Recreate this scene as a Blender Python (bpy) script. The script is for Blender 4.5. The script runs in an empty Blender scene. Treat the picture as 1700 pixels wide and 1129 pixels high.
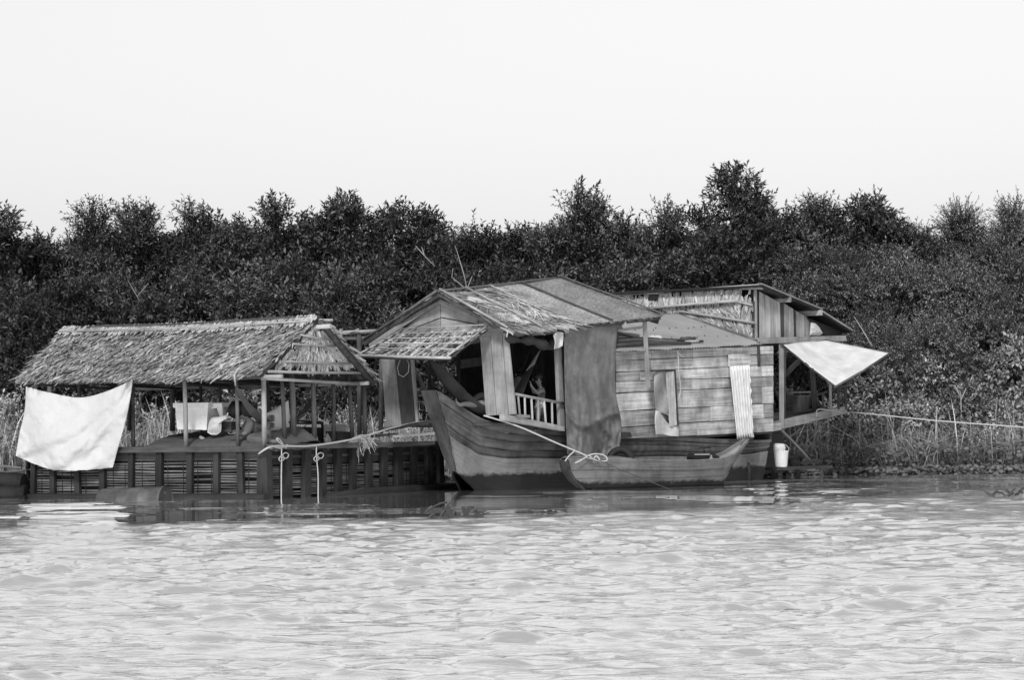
import bpy, math, random
import numpy as np
from mathutils import Vector, Matrix
random.seed(7); RNG = np.random.default_rng(11)
scn = bpy.context.scene
COL = scn.collection

# ------------------------------------------------------------------ camera
F, CX, HY, HCAM, ROLL = 4400.0, 850.0, 715.0, 0.91, 0.012   # focal (photo pixels), centre, horizon row, eye height, tilt
cr, sr = math.cos(ROLL), math.sin(ROLL)
cd = bpy.data.cameras.new('camera'); cam = bpy.data.objects.new('camera', cd); COL.objects.link(cam)
cd.sensor_fit = 'HORIZONTAL'; cd.sensor_width = 36.0; cd.lens = F / 1700.0 * 36.0
cd.shift_y = (HY - 564.5) / 1700.0
cd.clip_start = 0.1; cd.clip_end = 3000.0
cam.matrix_world = Matrix(((cr, sr, 0, 0), (0, 0, -1, 0), (-sr, cr, 0, HCAM), (0, 0, 0, 1)))
scn.camera = cam

# ------------------------------------------------------------------ daylight: bright hazy sky, soft sun
SUN_EL, SUN_AZ = math.radians(38), math.radians(190)     # azimuth clockwise from +Y
world = bpy.data.worlds.new('World'); scn.world = world; world.use_nodes = True
wn, wl = world.node_tree.nodes, world.node_tree.links
wn.clear()
sky = wn.new('ShaderNodeTexSky'); sky.sky_type = 'NISHITA'; sky.sun_disc = False
sky.sun_elevation = SUN_EL; sky.sun_rotation = SUN_AZ
sky.air_density = 4.4; sky.dust_density = 0.0; sky.ozone_density = 1.0; sky.altitude = 0
bw = wn.new('ShaderNodeRGBToBW'); bg = wn.new('ShaderNodeBackground'); wo = wn.new('ShaderNodeOutputWorld')
wl.new(sky.outputs[0], bw.inputs[0]); wl.new(bw.outputs[0], bg.inputs[0]); wl.new(bg.outputs[0], wo.inputs[0])
bg.inputs[1].default_value = 0.114
sl = bpy.data.lights.new('sun', 'SUN'); sl.energy = 2.3; sl.angle = math.radians(10); sl.color = (1, 1, 1)
so = bpy.data.objects.new('sun', sl); COL.objects.link(so)
sdir = Vector((math.sin(SUN_AZ) * math.cos(SUN_EL), math.cos(SUN_AZ) * math.cos(SUN_EL), math.sin(SUN_EL)))
so.rotation_euler = (-sdir).to_track_quat('-Z', 'Y').to_euler(); so.location = (0, 0, 30)
vs = scn.view_settings
vs.view_transform = 'Standard'; vs.look = 'None'; vs.gamma = 1.0; vs.use_curve_mapping = False; vs.exposure = 0.2

# ------------------------------------------------------------------ placing helpers
def ray(px, py):
    u, v = (px - CX) / F, (HY - py) / F
    return cr * u + sr * v, cr * v - sr * u
def P(px, py, Y):
    x, z = ray(px, py); return Vector((x * Y, Y, HCAM + z * Y))
class Plane:                                           # an upright plane: plan point + plan direction
    def __init__(s, o, d): s.o = Vector((o[0], o[1])); s.d = Vector((d[0], d[1])).normalized()
    def off(s, n):                                     # shifted by n metres towards the viewer
        m = Vector((s.d.y, -s.d.x));  m = m if m.y < 0 else -m
        return Plane(s.o + m * n, s.d)
    def W(s, px, py):
        x, z = ray(px, py)
        k = (x * s.o.y - s.o.x) / (s.d.x - x * s.d.y)
        Y = s.o.y + k * s.d.y
        return Vector((x * Y, Y, HCAM + z * Y))
    def n(s):
        m = Vector((s.d.y, -s.d.x, 0)); return m if m.y < 0 else -m
    def at(s, k, z): return Vector((s.o.x + s.d.x * k, s.o.y + s.d.y * k, z))

def vnoise(x, y, seed=0):
    x = np.asarray(x, float); y = np.asarray(y, float)
    xi = np.floor(x).astype(np.int64); yi = np.floor(y).astype(np.int64)
    fx = x - xi; fy = y - yi; fx = fx * fx * (3 - 2 * fx); fy = fy * fy * (3 - 2 * fy)
    def h(a, b):
        n = (a * 374761393 + b * 668265263 + seed * 1442695041) & 0x7fffffff
        n = ((n ^ (n >> 13)) * 1274126177) & 0x7fffffff
        return ((n ^ (n >> 16)) & 0xffff) / 65535.0
    return (h(xi, yi) * (1 - fx) + h(xi + 1, yi) * fx) * (1 - fy) + (h(xi, yi + 1) * (1 - fx) + h(xi + 1, yi + 1) * fx) * fy
def fbm(x, y, seed=0, o=4):
    r = 0; a = .5
    for i in range(o): r = r + a * vnoise(x * 2 ** i, y * 2 ** i, seed + i); a *= .5
    return r

# ------------------------------------------------------------------ mesh helpers
class MB:
    def __init__(s): s.v = []; s.f = []; s.uv = []; s.sm = []
    def add(s, vs, fs, uvs=None, smooth=False):
        o = len(s.v); s.v += [Vector(p) for p in vs]
        for i, f in enumerate(fs):
            s.f.append([o + k for k in f]); s.uv.append(uvs[i] if uvs else [(0, 0)] * len(f)); s.sm.append(smooth)
        return s
    def prism(s, pts, n, th, gr=None):                  # outline pts (front face), extruded back along -n
        n = Vector(n).normalized(); pts = [Vector(p) for p in pts]; k = len(pts)
        g = Vector(gr).normalized() if gr is not None else (pts[1] - pts[0]).normalized()
        c = n.cross(g); ox, oy = random.uniform(0, 50), random.uniform(0, 50)
        uvf = lambda p: (p.dot(g) + ox, p.dot(c) + oy)
        nn = (pts[1] - pts[0]).cross(pts[2] - pts[1])
        if nn.dot(n) < 0: pts = pts[::-1]
        bk = [p - n * th for p in pts]
        fs = [list(range(k)), list(range(2 * k - 1, k - 1, -1))] + [[i, i + k, (i + 1) % k + k, (i + 1) % k] for i in range(k)]
        al = pts + bk
        return s.add(al, fs, [[(al[i].dot(g) + ox, al[i].dot(c) + al[i].dot(n) + oy) for i in f] for f in fs])
    def beam(s, p0, p1, w, h, up=(0, 0, 1), w1=None, h1=None):
        p0, p1 = Vector(p0), Vector(p1); d = (p1 - p0); L = d.length; d.normalize(); up = Vector(up)
        if abs(d.dot(up)) > .97: up = Vector((0, -1, 0))
        sd = d.cross(up).normalized(); u2 = sd.cross(d)
        w1 = w1 or w; h1 = h1 or h; vs = []
        for p, ww, hh in ((p0, w, h), (p1, w1, h1)):
            for a, b in ((-1, -1), (1, -1), (1, 1), (-1, 1)): vs.append(p + sd * (a * ww / 2) + u2 * (b * hh / 2))
        fs = [[3, 2, 1, 0], [4, 5, 6, 7], [0, 1, 5, 4], [1, 2, 6, 5], [2, 3, 7, 6], [3, 0, 4, 7]]
        ox, oy = random.uniform(0, 50), random.uniform(0, 50); uvs = []
        for f in fs:
            uvs.append([((vs[i] - p0).dot(d) + ox, (vs[i] - p0).dot(sd) + (vs[i] - p0).dot(u2) + oy) for i in f])
        return s.add(vs, fs, uvs)
    def tube(s, pts, r, seg=6, cap=True):
        pts = [Vector(p) for p in pts]; n = len(pts)
        rs = r if isinstance(r, (list, tuple)) else [r] * n
        t0 = (pts[1] - pts[0]).normalized(); ref = Vector((0, 0, 1)) if abs(t0.z) < .9 else Vector((1, 0, 0))
        vs = []; L = 0; us = []
        for i, p in enumerate(pts):
            t = (pts[min(i + 1, n - 1)] - pts[max(i - 1, 0)]).normalized()
            a = t.cross(ref); a = a.normalized() if a.length > 1e-6 else Vector((1, 0, 0)); b = a.cross(t); ref = b if b.length > .1 else ref
            if i: L += (p - pts[i - 1]).length
            us.append(L)
            for k in range(seg):
                q = 2 * math.pi * k / seg; vs.append(p + (a * math.cos(q) + b * math.sin(q)) * rs[i])
        fs = []; uv = []; ox = random.uniform(0, 50)
        for i in range(n - 1):
            for k in range(seg):
                k2 = (k + 1) % seg
                fs.append([i * seg + k, i * seg + k2, (i + 1) * seg + k2, (i + 1) * seg + k][::-1])
                uv.append([(us[i] + ox, k * .05), (us[i] + ox, (k + 1) * .05), (us[i + 1] + ox, (k + 1) * .05), (us[i + 1] + ox, k * .05)][::-1])
        s.add(vs, fs, uv, True)
        if cap:
            o = len(s.v) - len(vs)
            s.f.append([o + k for k in range(seg)]); s.uv.append([(0, 0)] * seg); s.sm.append(False)
            s.f.append([o + (n - 1) * seg + k for k in range(seg)][::-1]); s.uv.append([(0, 0)] * seg); s.sm.append(False)
        return s
    def grid(s, G, smooth=True, closed=False):           # G[i][j] points
        nu, nv = len(G), len(G[0]); vs = [p for row in G for p in row]; fs = []; uv = []
        ul = [0]
        for i in range(1, nu): ul.append(ul[-1] + (Vector(G[i][0]) - Vector(G[i - 1][0])).length)
        vl = [0]
        for j in range(1, nv): vl.append(vl[-1] + (Vector(G[nu // 2][j]) - Vector(G[nu // 2][j - 1])).length)
        for i in range(nu - 1):
            for j in range(nv - 1):
                fs.append([i * nv + j, i * nv + j + 1, (i + 1) * nv + j + 1, (i + 1) * nv + j])
                uv.append([(vl[j], ul[i]), (vl[j + 1], ul[i]), (vl[j + 1], ul[i + 1]), (vl[j], ul[i + 1])])
        return s.add(vs, fs, uv, smooth)
    def mesh(s, name, off):
        me = bpy.data.meshes.new(name)
        me.from_pydata([tuple(p - off) for p in s.v], [], s.f)
        ul = me.uv_layers.new(name='UVMap'); flat = [c for f in s.uv for q in f for c in q]
        ul.data.foreach_set('uv', flat)
        me.polygons.foreach_set('use_smooth', s.sm); me.update()
        return me

OFF = {}
def setp(o, label=None, cat=None, group=None, kind=None):
    if label: o['label'] = label
    if cat: o['category'] = cat
    if group: o['group'] = group
    if kind: o['kind'] = kind
    return o
def thing(name, loc, label, cat, group=None):
    o = bpy.data.objects.new(name, None); COL.objects.link(o); o.location = loc; o.empty_display_size = .1
    OFF[o.name] = Vector(loc); return setp(o, label, cat, group)
def link(name, me, mat, parent=None, **kw):
    o = bpy.data.objects.new(name, me); COL.objects.link(o)
    if mat is not None and not me.materials: me.materials.append(mat)
    if parent is not None: o.parent = parent; OFF[o.name] = OFF[parent.name]
    return setp(o, **kw)
def obj(name, mb, mat, parent=None, solid=None, **kw):
    if parent is not None: off = OFF[parent.name]
    else:
        zs = min(p.z for p in mb.v); c = sum(mb.v, Vector()) / len(mb.v); off = Vector((c.x, c.y, zs))
    o = link(name, mb.mesh(name, off), mat, parent, **kw)
    if parent is None: o.location = off; OFF[o.name] = off
    if solid:
        m = o.modifiers.new('solid', 'SOLIDIFY'); m.thickness = solid; m.offset = 0
    return o
def npmesh(name, V, Fq, mat, tone=None, smooth=False, uv=None):   # numpy verts, quads/tris (constant size)
    me = bpy.data.meshes.new(name); k = Fq.shape[1]
    me.vertices.add(len(V)); me.vertices.foreach_set('co', V.astype(np.float32).ravel())
    me.loops.add(Fq.size); me.loops.foreach_set('vertex_index', Fq.astype(np.int32).ravel())
    me.polygons.add(len(Fq)); me.polygons.foreach_set('loop_start', np.arange(0, Fq.size, k, dtype=np.int32))
    me.polygons.foreach_set('loop_total', np.full(len(Fq), k, np.int32))
    if smooth: me.polygons.foreach_set('use_smooth', np.ones(len(Fq), bool))
    me.update(calc_edges=True)
    if tone is not None:
        a = me.attributes.new('tone', 'FLOAT', 'FACE'); a.data.foreach_set('value', tone.astype(np.float32))
    if mat: me.materials.append(mat)
    return me

# ------------------------------------------------------------------ materials (a black and white picture: every tone is a grey)
class N:
    def __init__(s, name):
        s.m = bpy.data.materials.new(name); s.m.use_nodes = True; t = s.m.node_tree; s.n, s.l = t.nodes, t.links
        s.b = s.n['Principled BSDF']
    def new(s, k, **kw):
        x = s.n.new(k)
        for a, b in kw.items(): setattr(x, a, b)
        return x
    def con(s, a, b): s.l.new(a, b)
    def noise(s, vec, scale, detail=4, rough=.6, dist=0):
        x = s.new('ShaderNodeTexNoise'); x.inputs['Scale'].default_value = scale; x.inputs['Detail'].default_value = detail
        x.inputs['Roughness'].default_value = rough; x.inputs['Distortion'].default_value = dist
        if vec is not None: s.con(vec, x.inputs['Vector'])
        return x.outputs['Fac']
    def rng(s, val, a, b, c, d):
        x = s.new('ShaderNodeMapRange'); s.con(val, x.inputs[0])
        for i, q in enumerate((a, b, c, d)): x.inputs[i + 1].default_value = q
        return x.outputs[0]
    def math(s, op, a, b=None):
        x = s.new('ShaderNodeMath', operation=op)
        for i, q in enumerate((a, b)):
            if q is None: continue
            if isinstance(q, (int, float)): x.inputs[i].default_value = q
            else: s.con(q, x.inputs[i])
        return x.outputs[0]
    def pos(s): return s.new('ShaderNodeNewGeometry').outputs['Position']
    def uvm(s, sx, sy):
        u = s.new('ShaderNodeUVMap'); m = s.new('ShaderNodeMapping'); m.inputs['Scale'].default_value = (sx, sy, 1)
        s.con(u.outputs[0], m.inputs[0]); return m.outputs[0]
    def stretch(s, vec, sx, sy, sz):
        m = s.new('ShaderNodeMapping'); m.inputs['Scale'].default_value = (sx, sy, sz); s.con(vec, m.inputs[0]); return m.outputs[0]
    def bump(s, h, st, dist=.01):
        x = s.new('ShaderNodeBump'); x.inputs['Strength'].default_value = st; x.inputs['Distance'].default_value = dist
        s.con(h, x.inputs['Height']); s.con(x.outputs[0], s.b.inputs['Normal'])
    def done(s, colr, rough=.85, spec=.3):
        if isinstance(colr, (int, float)): s.b.inputs['Base Color'].default_value = (colr, colr, colr, 1)
        else: s.con(colr, s.b.inputs['Base Color'])
        if isinstance(rough, (int, float)): s.b.inputs['Roughness'].default_value = rough
        else: s.con(rough, s.b.inputs['Roughness'])
        s.b.inputs['Specular IOR Level'].default_value = spec
        return s.m
def wood(name, base, grain=.5, stain=.5, rnd=.35, sx=1.5, sy=34, rough=.8, tar=None, streak=0.0, spec=.25):
    k = N(name); g = k.noise(k.uvm(sx, sy), 1.0, 5, .65, .3)
    c = k.rng(g, .3, .7, 1 - grain, 1 + grain * .5)
    ps = k.pos()
    st = k.rng(k.noise(ps, 2.3, 5, .65), .38, .68, 1.0, 1 - stain)
    c = k.math('MULTIPLY', c, st)
    if streak:                                           # rain runs and grime down the boards
        sv = k.noise(k.stretch(ps, 5, 5, .5), 1.0, 4, .6)
        c = k.math('MULTIPLY', c, k.rng(sv, .5, .72, 1.0, 1 - streak))
    oi = k.new('ShaderNodeObjectInfo')
    c = k.math('MULTIPLY', c, k.rng(oi.outputs['Random'], 0, 1, base * 1.3 * (1 - rnd), base * 1.3 * (1 + rnd)))
    if tar is not None:                                  # black tar up to an uneven line above the water
        sep = k.new('ShaderNodeSeparateXYZ'); k.con(ps, sep.inputs[0])
        h = k.math('ADD', sep.outputs[2], k.rng(k.noise(ps, 5, 4, .7), 0, 1, -.09, .09))
        c = k.math('MULTIPLY', c, k.rng(h, tar - .02, tar + .03, .10, 1.0))
    k.bump(g, .35, .004)
    return k.done(c, rough, spec)
def cloth(name, base, stain=.15, rough=.9, wrinkle=.3, sc=9, spec=.2):
    k = N(name); ps = k.pos()
    a = k.noise(ps, 3.0, 5, .6); c = k.rng(a, .35, .7, base, base * (1 - stain))
    k.bump(k.noise(ps, sc, 4, .6, .6), wrinkle, .03)
    return k.done(c, rough, spec)
def plain(name, base, rough=.7, spec=.3, var=.3, sc=20, bump=.15):
    k = N(name); a = k.noise(k.pos(), sc, 4, .6); k.bump(a, bump, .01)
    return k.done(k.rng(a, .3, .7, base * (1 - var), base * (1 + var)), rough, spec)
def leafm(name, base, var=.6, rough=.6, spec=.15, trans=0.0):
    k = N(name); t = k.new('ShaderNodeAttribute', attribute_name='tone'); oi = k.new('ShaderNodeObjectInfo')
    c = k.rng(t.outputs['Fac'], 0, 1, base * (1 - var), base * (1 + var))
    c = k.math('MULTIPLY', c, k.rng(oi.outputs['Random'], 0, 1, .62, 1.45))
    return k.done(c, rough, spec)
M = {}
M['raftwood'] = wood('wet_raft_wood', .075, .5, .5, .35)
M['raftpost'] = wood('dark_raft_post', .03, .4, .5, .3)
M['slat'] = wood('bamboo_slat', .13, .4, .6, .45, 3, 8)
M['bamboo'] = wood('bamboo_pole', .34, .35, .4, .3, 3, 20)
M['bamboodark'] = wood('weathered_pole', .10, .4, .5, .4, 3, 20)
M['plank'] = wood('weathered_plank', .27, .28, .45, .22, streak=.25)
M['cabin'] = wood('cabin_plank', .44, .5, .6, .42, .7, 26, streak=.15)
M['board'] = wood('grey_board', .34, .5, .35, .35)
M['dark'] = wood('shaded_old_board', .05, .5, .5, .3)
M['hull'] = wood('hull_plank', .095, .45, .55, .15, tar=.24, streak=.4)
M['hullpale'] = wood('hull_wale_plank', .15, .3, .4, .1, tar=.25, streak=.3)
M['canoe'] = wood('canoe_plank', .15, .4, .5, .15, tar=.10, streak=.25)
M['canoein'] = wood('canoe_inner', .36, .4, .4, .1)
M['thatch'] = None
def thatchm(name, base, var=.55):
    k = N(name); t = k.new('ShaderNodeAttribute', attribute_name='tone')
    c = k.rng(t.outputs['Fac'], 0, 1, base * (1 - var), base * (1 + var))
    c = k.math('MULTIPLY', c, k.rng(k.noise(k.pos(), 1.6, 4, .6), .35, .65, .7, 1.2))
    return k.done(c, .8, .25)
M['thatch'] = thatchm('palm_thatch', .35, .6)
M['thatchpale'] = thatchm('pale_thatch', .36, .65)
M['thatchunder'] = plain('thatch_underlay', .07, .95, .1, .4, 14)
M['matting'] = None
def matm(name, base):
    k = N(name)
    wv = k.noise(k.uvm(34, 20), 1.0, 2, .5)
    c = k.rng(wv, .32, .68, base * .55, base * 1.4)
    c = k.math('MULTIPLY', c, k.rng(k.noise(k.pos(), 2.2, 5, .65), .32, .68, .65, 1.2))
    c = k.math('MULTIPLY', c, k.rng(k.noise(k.uvm(30, 30), 1, 3, .6), .3, .7, .7, 1.25))
    k.bump(wv, .6, .01)
    return k.done(c, .8, .25)
M['matting'] = matm('woven_bamboo_mat', .36)
M['mattingdark'] = matm('old_woven_mat', .24)
def metalm():
    k = N('zinc_sheet'); a = k.noise(k.pos(), 1.6, 5, .6)
    c = k.rng(a, .3, .7, .25, .33)
    c = k.math('MULTIPLY', c, k.rng(k.noise(k.pos(), 14, 4, .7), .55, .75, 1, .8))
    k.bump(k.noise(k.pos(), 6, 3, .5), .1, .01)
    return k.done(c, .6, .4)
M['zinc'] = metalm()
M['white'] = cloth('white_sheet', .54, .08, .85, 1.0, 5)
M['awncloth'] = cloth('pale_awning_cloth', .70, .3, .85, .4, 5)
M['greytarp'] = cloth('grey_tarp', .185, .5, .7, 1.0, 4.5, .3)
M['darkcloth'] = cloth('dark_cloth', .05, .4, .8, .3, 12)
M['hammock'] = cloth('hammock_net', .045, .4, .85, .5, 30)
M['hammockgrey'] = cloth('hammock_band', .10, .3, .85, .3, 30)
M['net'] = cloth('fishing_net', .13, .35, .95, .8, 40, .1)
M['rope'] = plain('pale_rope', .45, .9, .2, .25, 120, .5)
M['foam'] = plain('white_foam', .82, .6, .3, .1, 12)
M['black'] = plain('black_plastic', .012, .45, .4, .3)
M['rubber'] = plain('old_rubber', .02, .7, .3, .4)
M['skin'] = plain('skin', .14, .6, .3, .1, 8, .05)
M['hair'] = plain('hair', .008, .6, .3, .2, 60)
M['shirt'] = cloth('grey_shirt', .17, .5, .9, .5, 30)
M['shirtdark'] = cloth('dark_shirt', .11, .3, .9, .4, 25)
M['trouser'] = cloth('pale_trouser', .22, .3, .9, .4, 20)
M['bark'] = wood('bark', .06, .5, .5, .3, 4, 14)
M['deadwood'] = wood('dead_branch', .28, .4, .4, .3, 4, 14)
M['leafdark'] = leafm('dark_leaf', .08, .65)
M['leafmid'] = leafm('mid_leaf', .095, .65)
M['leafpale'] = leafm('pale_leaf', .165, .55, .6)
M['leafscrub'] = leafm('scrub_leaf', .28, .5, .7, .2)
M['grass'] = leafm('dry_grass', .46, .75, .8, .15)
M['hyacinth'] = leafm('water_plant', .16, .6, .5, .3)
def soilm():
    k = N('wet_soil'); a = k.noise(k.pos(), 3, 5, .6); k.bump(a, .6, .05)
    return k.done(k.rng(a, .3, .7, .02, .05), .9, .2)
M['soil'] = soilm()
M['darkline'] = plain('wet_line', .06, .8, .3)
M['shadeblack'] = plain('shade_black', .012, .7, .3, .5)  # near black colour carrying the shade behind the slats and at the left edge
# ------------------------------------------------------------------ water: one sheet, real waves in front, calmer towards the moorings
def bank_y(x): return 45.6 + np.clip((x + 8) / 11.0, -2, 1) * 4.0 + .35 * np.sin(x * 1.3) + .2 * np.sin(x * 3.1 + 1)
def water():
    ys = [8.2]
    while ys[-1] < 54: ys.append(ys[-1] + min(.11, max(.028, ys[-1] ** 2 / 4823.0 * .62)))
    ys = np.array(ys); ts = np.linspace(-1, 1, 520)
    X = ts[None, :] * (ys[:, None] * .205 + .35); Y = np.repeat(ys[:, None], len(ts), 1)
    calm0 = 27.8 + 5.4 * np.clip(X / 8.0, -1, 1.2) ** 1 * .55 + np.where(X > 2.2, (X - 2.2) * 1.5, 0) + 1.6 * (fbm(X * .5, Y * .12, 5) - .5)
    chop = 1 - np.clip((Y - calm0 + .5) / 2.0, 0, 1); chop = chop * chop * (3 - 2 * chop)
    rs = np.random.default_rng(3)
    Z = np.zeros_like(X); dY = np.gradient(ys)[:, None]
    gust = .55 + .9 * fbm(X * .35 + 3, Y * .22, 9, 3)
    wx = X + .5 * (fbm(X * .6, Y * .6, 51, 3) - .5); wy = Y + .5 * (fbm(X * .6 + 9, Y * .6, 57, 3) - .5)
    short = np.zeros_like(X)
    rip = np.clip((fbm(X * 1.6 + .6 * Y, Y * 3.2, 61, 3) - .50) * 6, 0, 1)       # scattered steeper ripples
    for i in range(96):
        lam = .11 * (20 ** (i / 95.0)); th = rs.normal(.10, .5) + math.pi / 2; k = 2 * math.pi / lam
        amp = .0030 * lam * rs.uniform(.5, 1.4) * (1.4 if lam < .45 else .75 if lam < 1 else .28); ph = rs.uniform(0, 6.28)
        fade = np.clip((lam / dY - 2.0) / 1.5, 0, 1)
        s = np.sin(k * (math.cos(th) * wx + math.sin(th) * wy) + ph)
        Z += amp * fade * s * (chop * gust * (1 + (1.8 * rip if lam < .45 else 0)) + (1 - chop) * (.015 if lam < .8 else .03))
    # long low swell, crests nearly parallel to the bank
    Z += .010 * chop * np.sin(2 * math.pi / 3.1 * (Y + .22 * X) + 2.5 * fbm(X * .25, Y * .2, 21, 2)) * np.clip(2.2 * fbm(X * .3, Y * .15, 33, 2) - .5, 0, 1.2)
    cw = 1 - chop                                          # calm water: almost a mirror, with scattered bright slivers of ripple
    patch = np.clip((fbm(X * .8 + 7, Y * .9, 41, 3) - np.where(X > 3.0, .36, .42)) * 7, 0, 1) * np.where((X > -1.6) & (X < 3.4), .35 + .65 * np.clip((calm0 + 3.5 - Y) / 3, 0, 1), 1.0)
    Z += cw * patch * .016 * np.sin(2 * math.pi / .55 * (Y + .04 * X) + 6 * fbm(X * .55, Y * .3, 43, 3)) + cw * .0020 * np.sin(2 * math.pi / .5 * (Y - .03 * X) + 7 * fbm(X * .5, Y * .6, 47, 3))
    ny, nx = X.shape
    # outer apron out to the far edges: coarse rows and columns
    V = np.stack([X, Y, Z], -1).reshape(-1, 3)
    idx = np.arange(ny * nx).reshape(ny, nx)
    Fq = np.stack([idx[:-1, :-1], idx[:-1, 1:], idx[1:, 1:], idx[1:, :-1]], -1).reshape(-1, 4)
    extra = []; ef = []
    def ring(edge, out):
        o = len(V) + len(extra); extra.extend(out)
        for i in range(len(edge) - 1): ef.append([edge[i], o + i, o + i + 1, edge[i + 1]])
    L = idx[:, 0]; R = idx[:, -1]; B = idx[0, :]
    ring(L[::-1], [(-400, V[i][1] if i not in (L[0],) else V[i][1], 0) for i in L[::-1]])
    ring(R, [(400, V[i][1], 0) for i in R])
    o = len(V) + len(extra); extra += [(-400, ys[0], 0), (400, ys[0], 0), (400, -300, 0), (-400, -300, 0)]
    for i in range(nx - 1): pass
    m = len(V) + len(extra); extra.append((0, -300, 0))
    for i in range(nx - 1): ef.append([m, B[i + 1], B[i], B[i]])
    V2 = np.vstack([V, np.array(extra)])
    me = bpy.data.meshes.new('water')
    faces = [tuple(f) for f in ef if f[2] != f[3]] + [(m, int(B[i + 1]), int(B[i])) for i in range(nx - 1)] + [(m, int(B[0]), o, o + 3), (m, o + 2, o + 1, int(B[-1]))]
    nq = len(Fq); tot = Fq.size + sum(len(f) for f in faces)
    me.vertices.add(len(V2)); me.vertices.foreach_set('co', V2.astype(np.float32).ravel())
    li = np.concatenate([Fq.ravel(), np.array([int(k) for f in faces for k in f])]).astype(np.int32)
    me.loops.add(tot); me.loops.foreach_set('vertex_index', li)
    me.polygons.add(nq + len(faces))
    st = np.concatenate([np.full(nq, 4), np.array([len(f) for f in faces])]).astype(np.int32)
    me.polygons.foreach_set('loop_start', np.concatenate([[0], np.cumsum(st)[:-1]]).astype(np.int32))
    me.polygons.foreach_set('loop_total', st); me.polygons.foreach_set('use_smooth', np.ones(len(st), bool))
    me.update(calc_edges=True)
    a = me.attributes.new('chop', 'FLOAT', 'POINT')
    a.data.foreach_set('value', np.concatenate([chop.ravel(), np.ones(len(extra))]).astype(np.float32))
    k = N('river_water'); at = k.new('ShaderNodeAttribute', attribute_name='chop'); ps = k.pos()
    n1 = k.noise(k.stretch(ps, 9, 20, 1), 1.0, 4, .6, .4)
    bmp = k.new('ShaderNodeBump'); bmp.inputs['Distance'].default_value = .02
    k.con(k.math('ADD', k.math('MULTIPLY', at.outputs["Fac"], .38), .004), bmp.inputs['Strength']); k.con(n1, bmp.inputs['Height'])
    k.n.remove(k.b); out = k.n['Material Output']
    dif = k.new('ShaderNodeBsdfDiffuse'); dif.inputs[0].default_value = (WATER_ALB, WATER_ALB, WATER_ALB, 1)
    glo = k.new('ShaderNodeBsdfGlossy'); glo.inputs[0].default_value = (1, 1, 1, 1); k.con(k.math('ADD', k.math('MULTIPLY', at.outputs['Fac'], .06), .015), glo.inputs['Roughness'])
    fr = k.new('ShaderNodeLayerWeight'); fr.inputs[0].default_value = .5; mx = k.new('ShaderNodeMixShader')
    for nd in (dif, glo, fr): k.con(bmp.outputs[0], nd.inputs['Normal'])
    k.con(k.math('ADD', k.math('MULTIPLY', k.math('POWER', fr.outputs['Facing'], 5.0), 1 - WATER_F0), WATER_F0), mx.inputs[0]); k.con(dif.outputs[0], mx.inputs[1]); k.con(glo.outputs[0], mx.inputs[2]); k.con(mx.outputs[0], out.inputs[0])
    me.materials.append(k.m)
    w = bpy.data.objects.new('water', me); COL.objects.link(w); setp(w, 'pale rippled river water in front of the moored houseboats', 'water', kind='structure')
WATER_ALB = .8; WATER_F0 = .85
water()

def ground():
    xs = np.concatenate([np.linspace(-500, -14, 8), np.linspace(-12, 14, 90), np.linspace(16, 500, 8)])
    ds = np.array([-2.0, -.6, 0, .3, .8, 1.6, 3, 5, 8, 14, 30, 80, 250, 900])
    hz = np.array([-1.2, -.4, -.05, .08, .16, .22, .3, .35, .4, .4, .4, .4, .4, .4])
    X = np.repeat(xs[:, None], len(ds), 1); Y = bank_y(X) + ds[None, :]
    Z = np.repeat(hz[None, :], len(xs), 0) + np.where(ds > .2, .12, 0)[None, :] * (fbm(X * 1.5, Y * 1.5, 2) - .5)
    V = np.stack([X, Y, Z], -1).reshape(-1, 3); idx = np.arange(len(V)).reshape(X.shape)
    Fq = np.stack([idx[:-1, :-1], idx[1:, :-1], idx[1:, 1:], idx[:-1, 1:]], -1).reshape(-1, 4)
    o = link('ground', npmesh('ground', V, Fq, M['soil'], smooth=True), None); setp(o, 'dark muddy river bank under the shrubs', 'ground', kind='structure')
ground()

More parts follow.
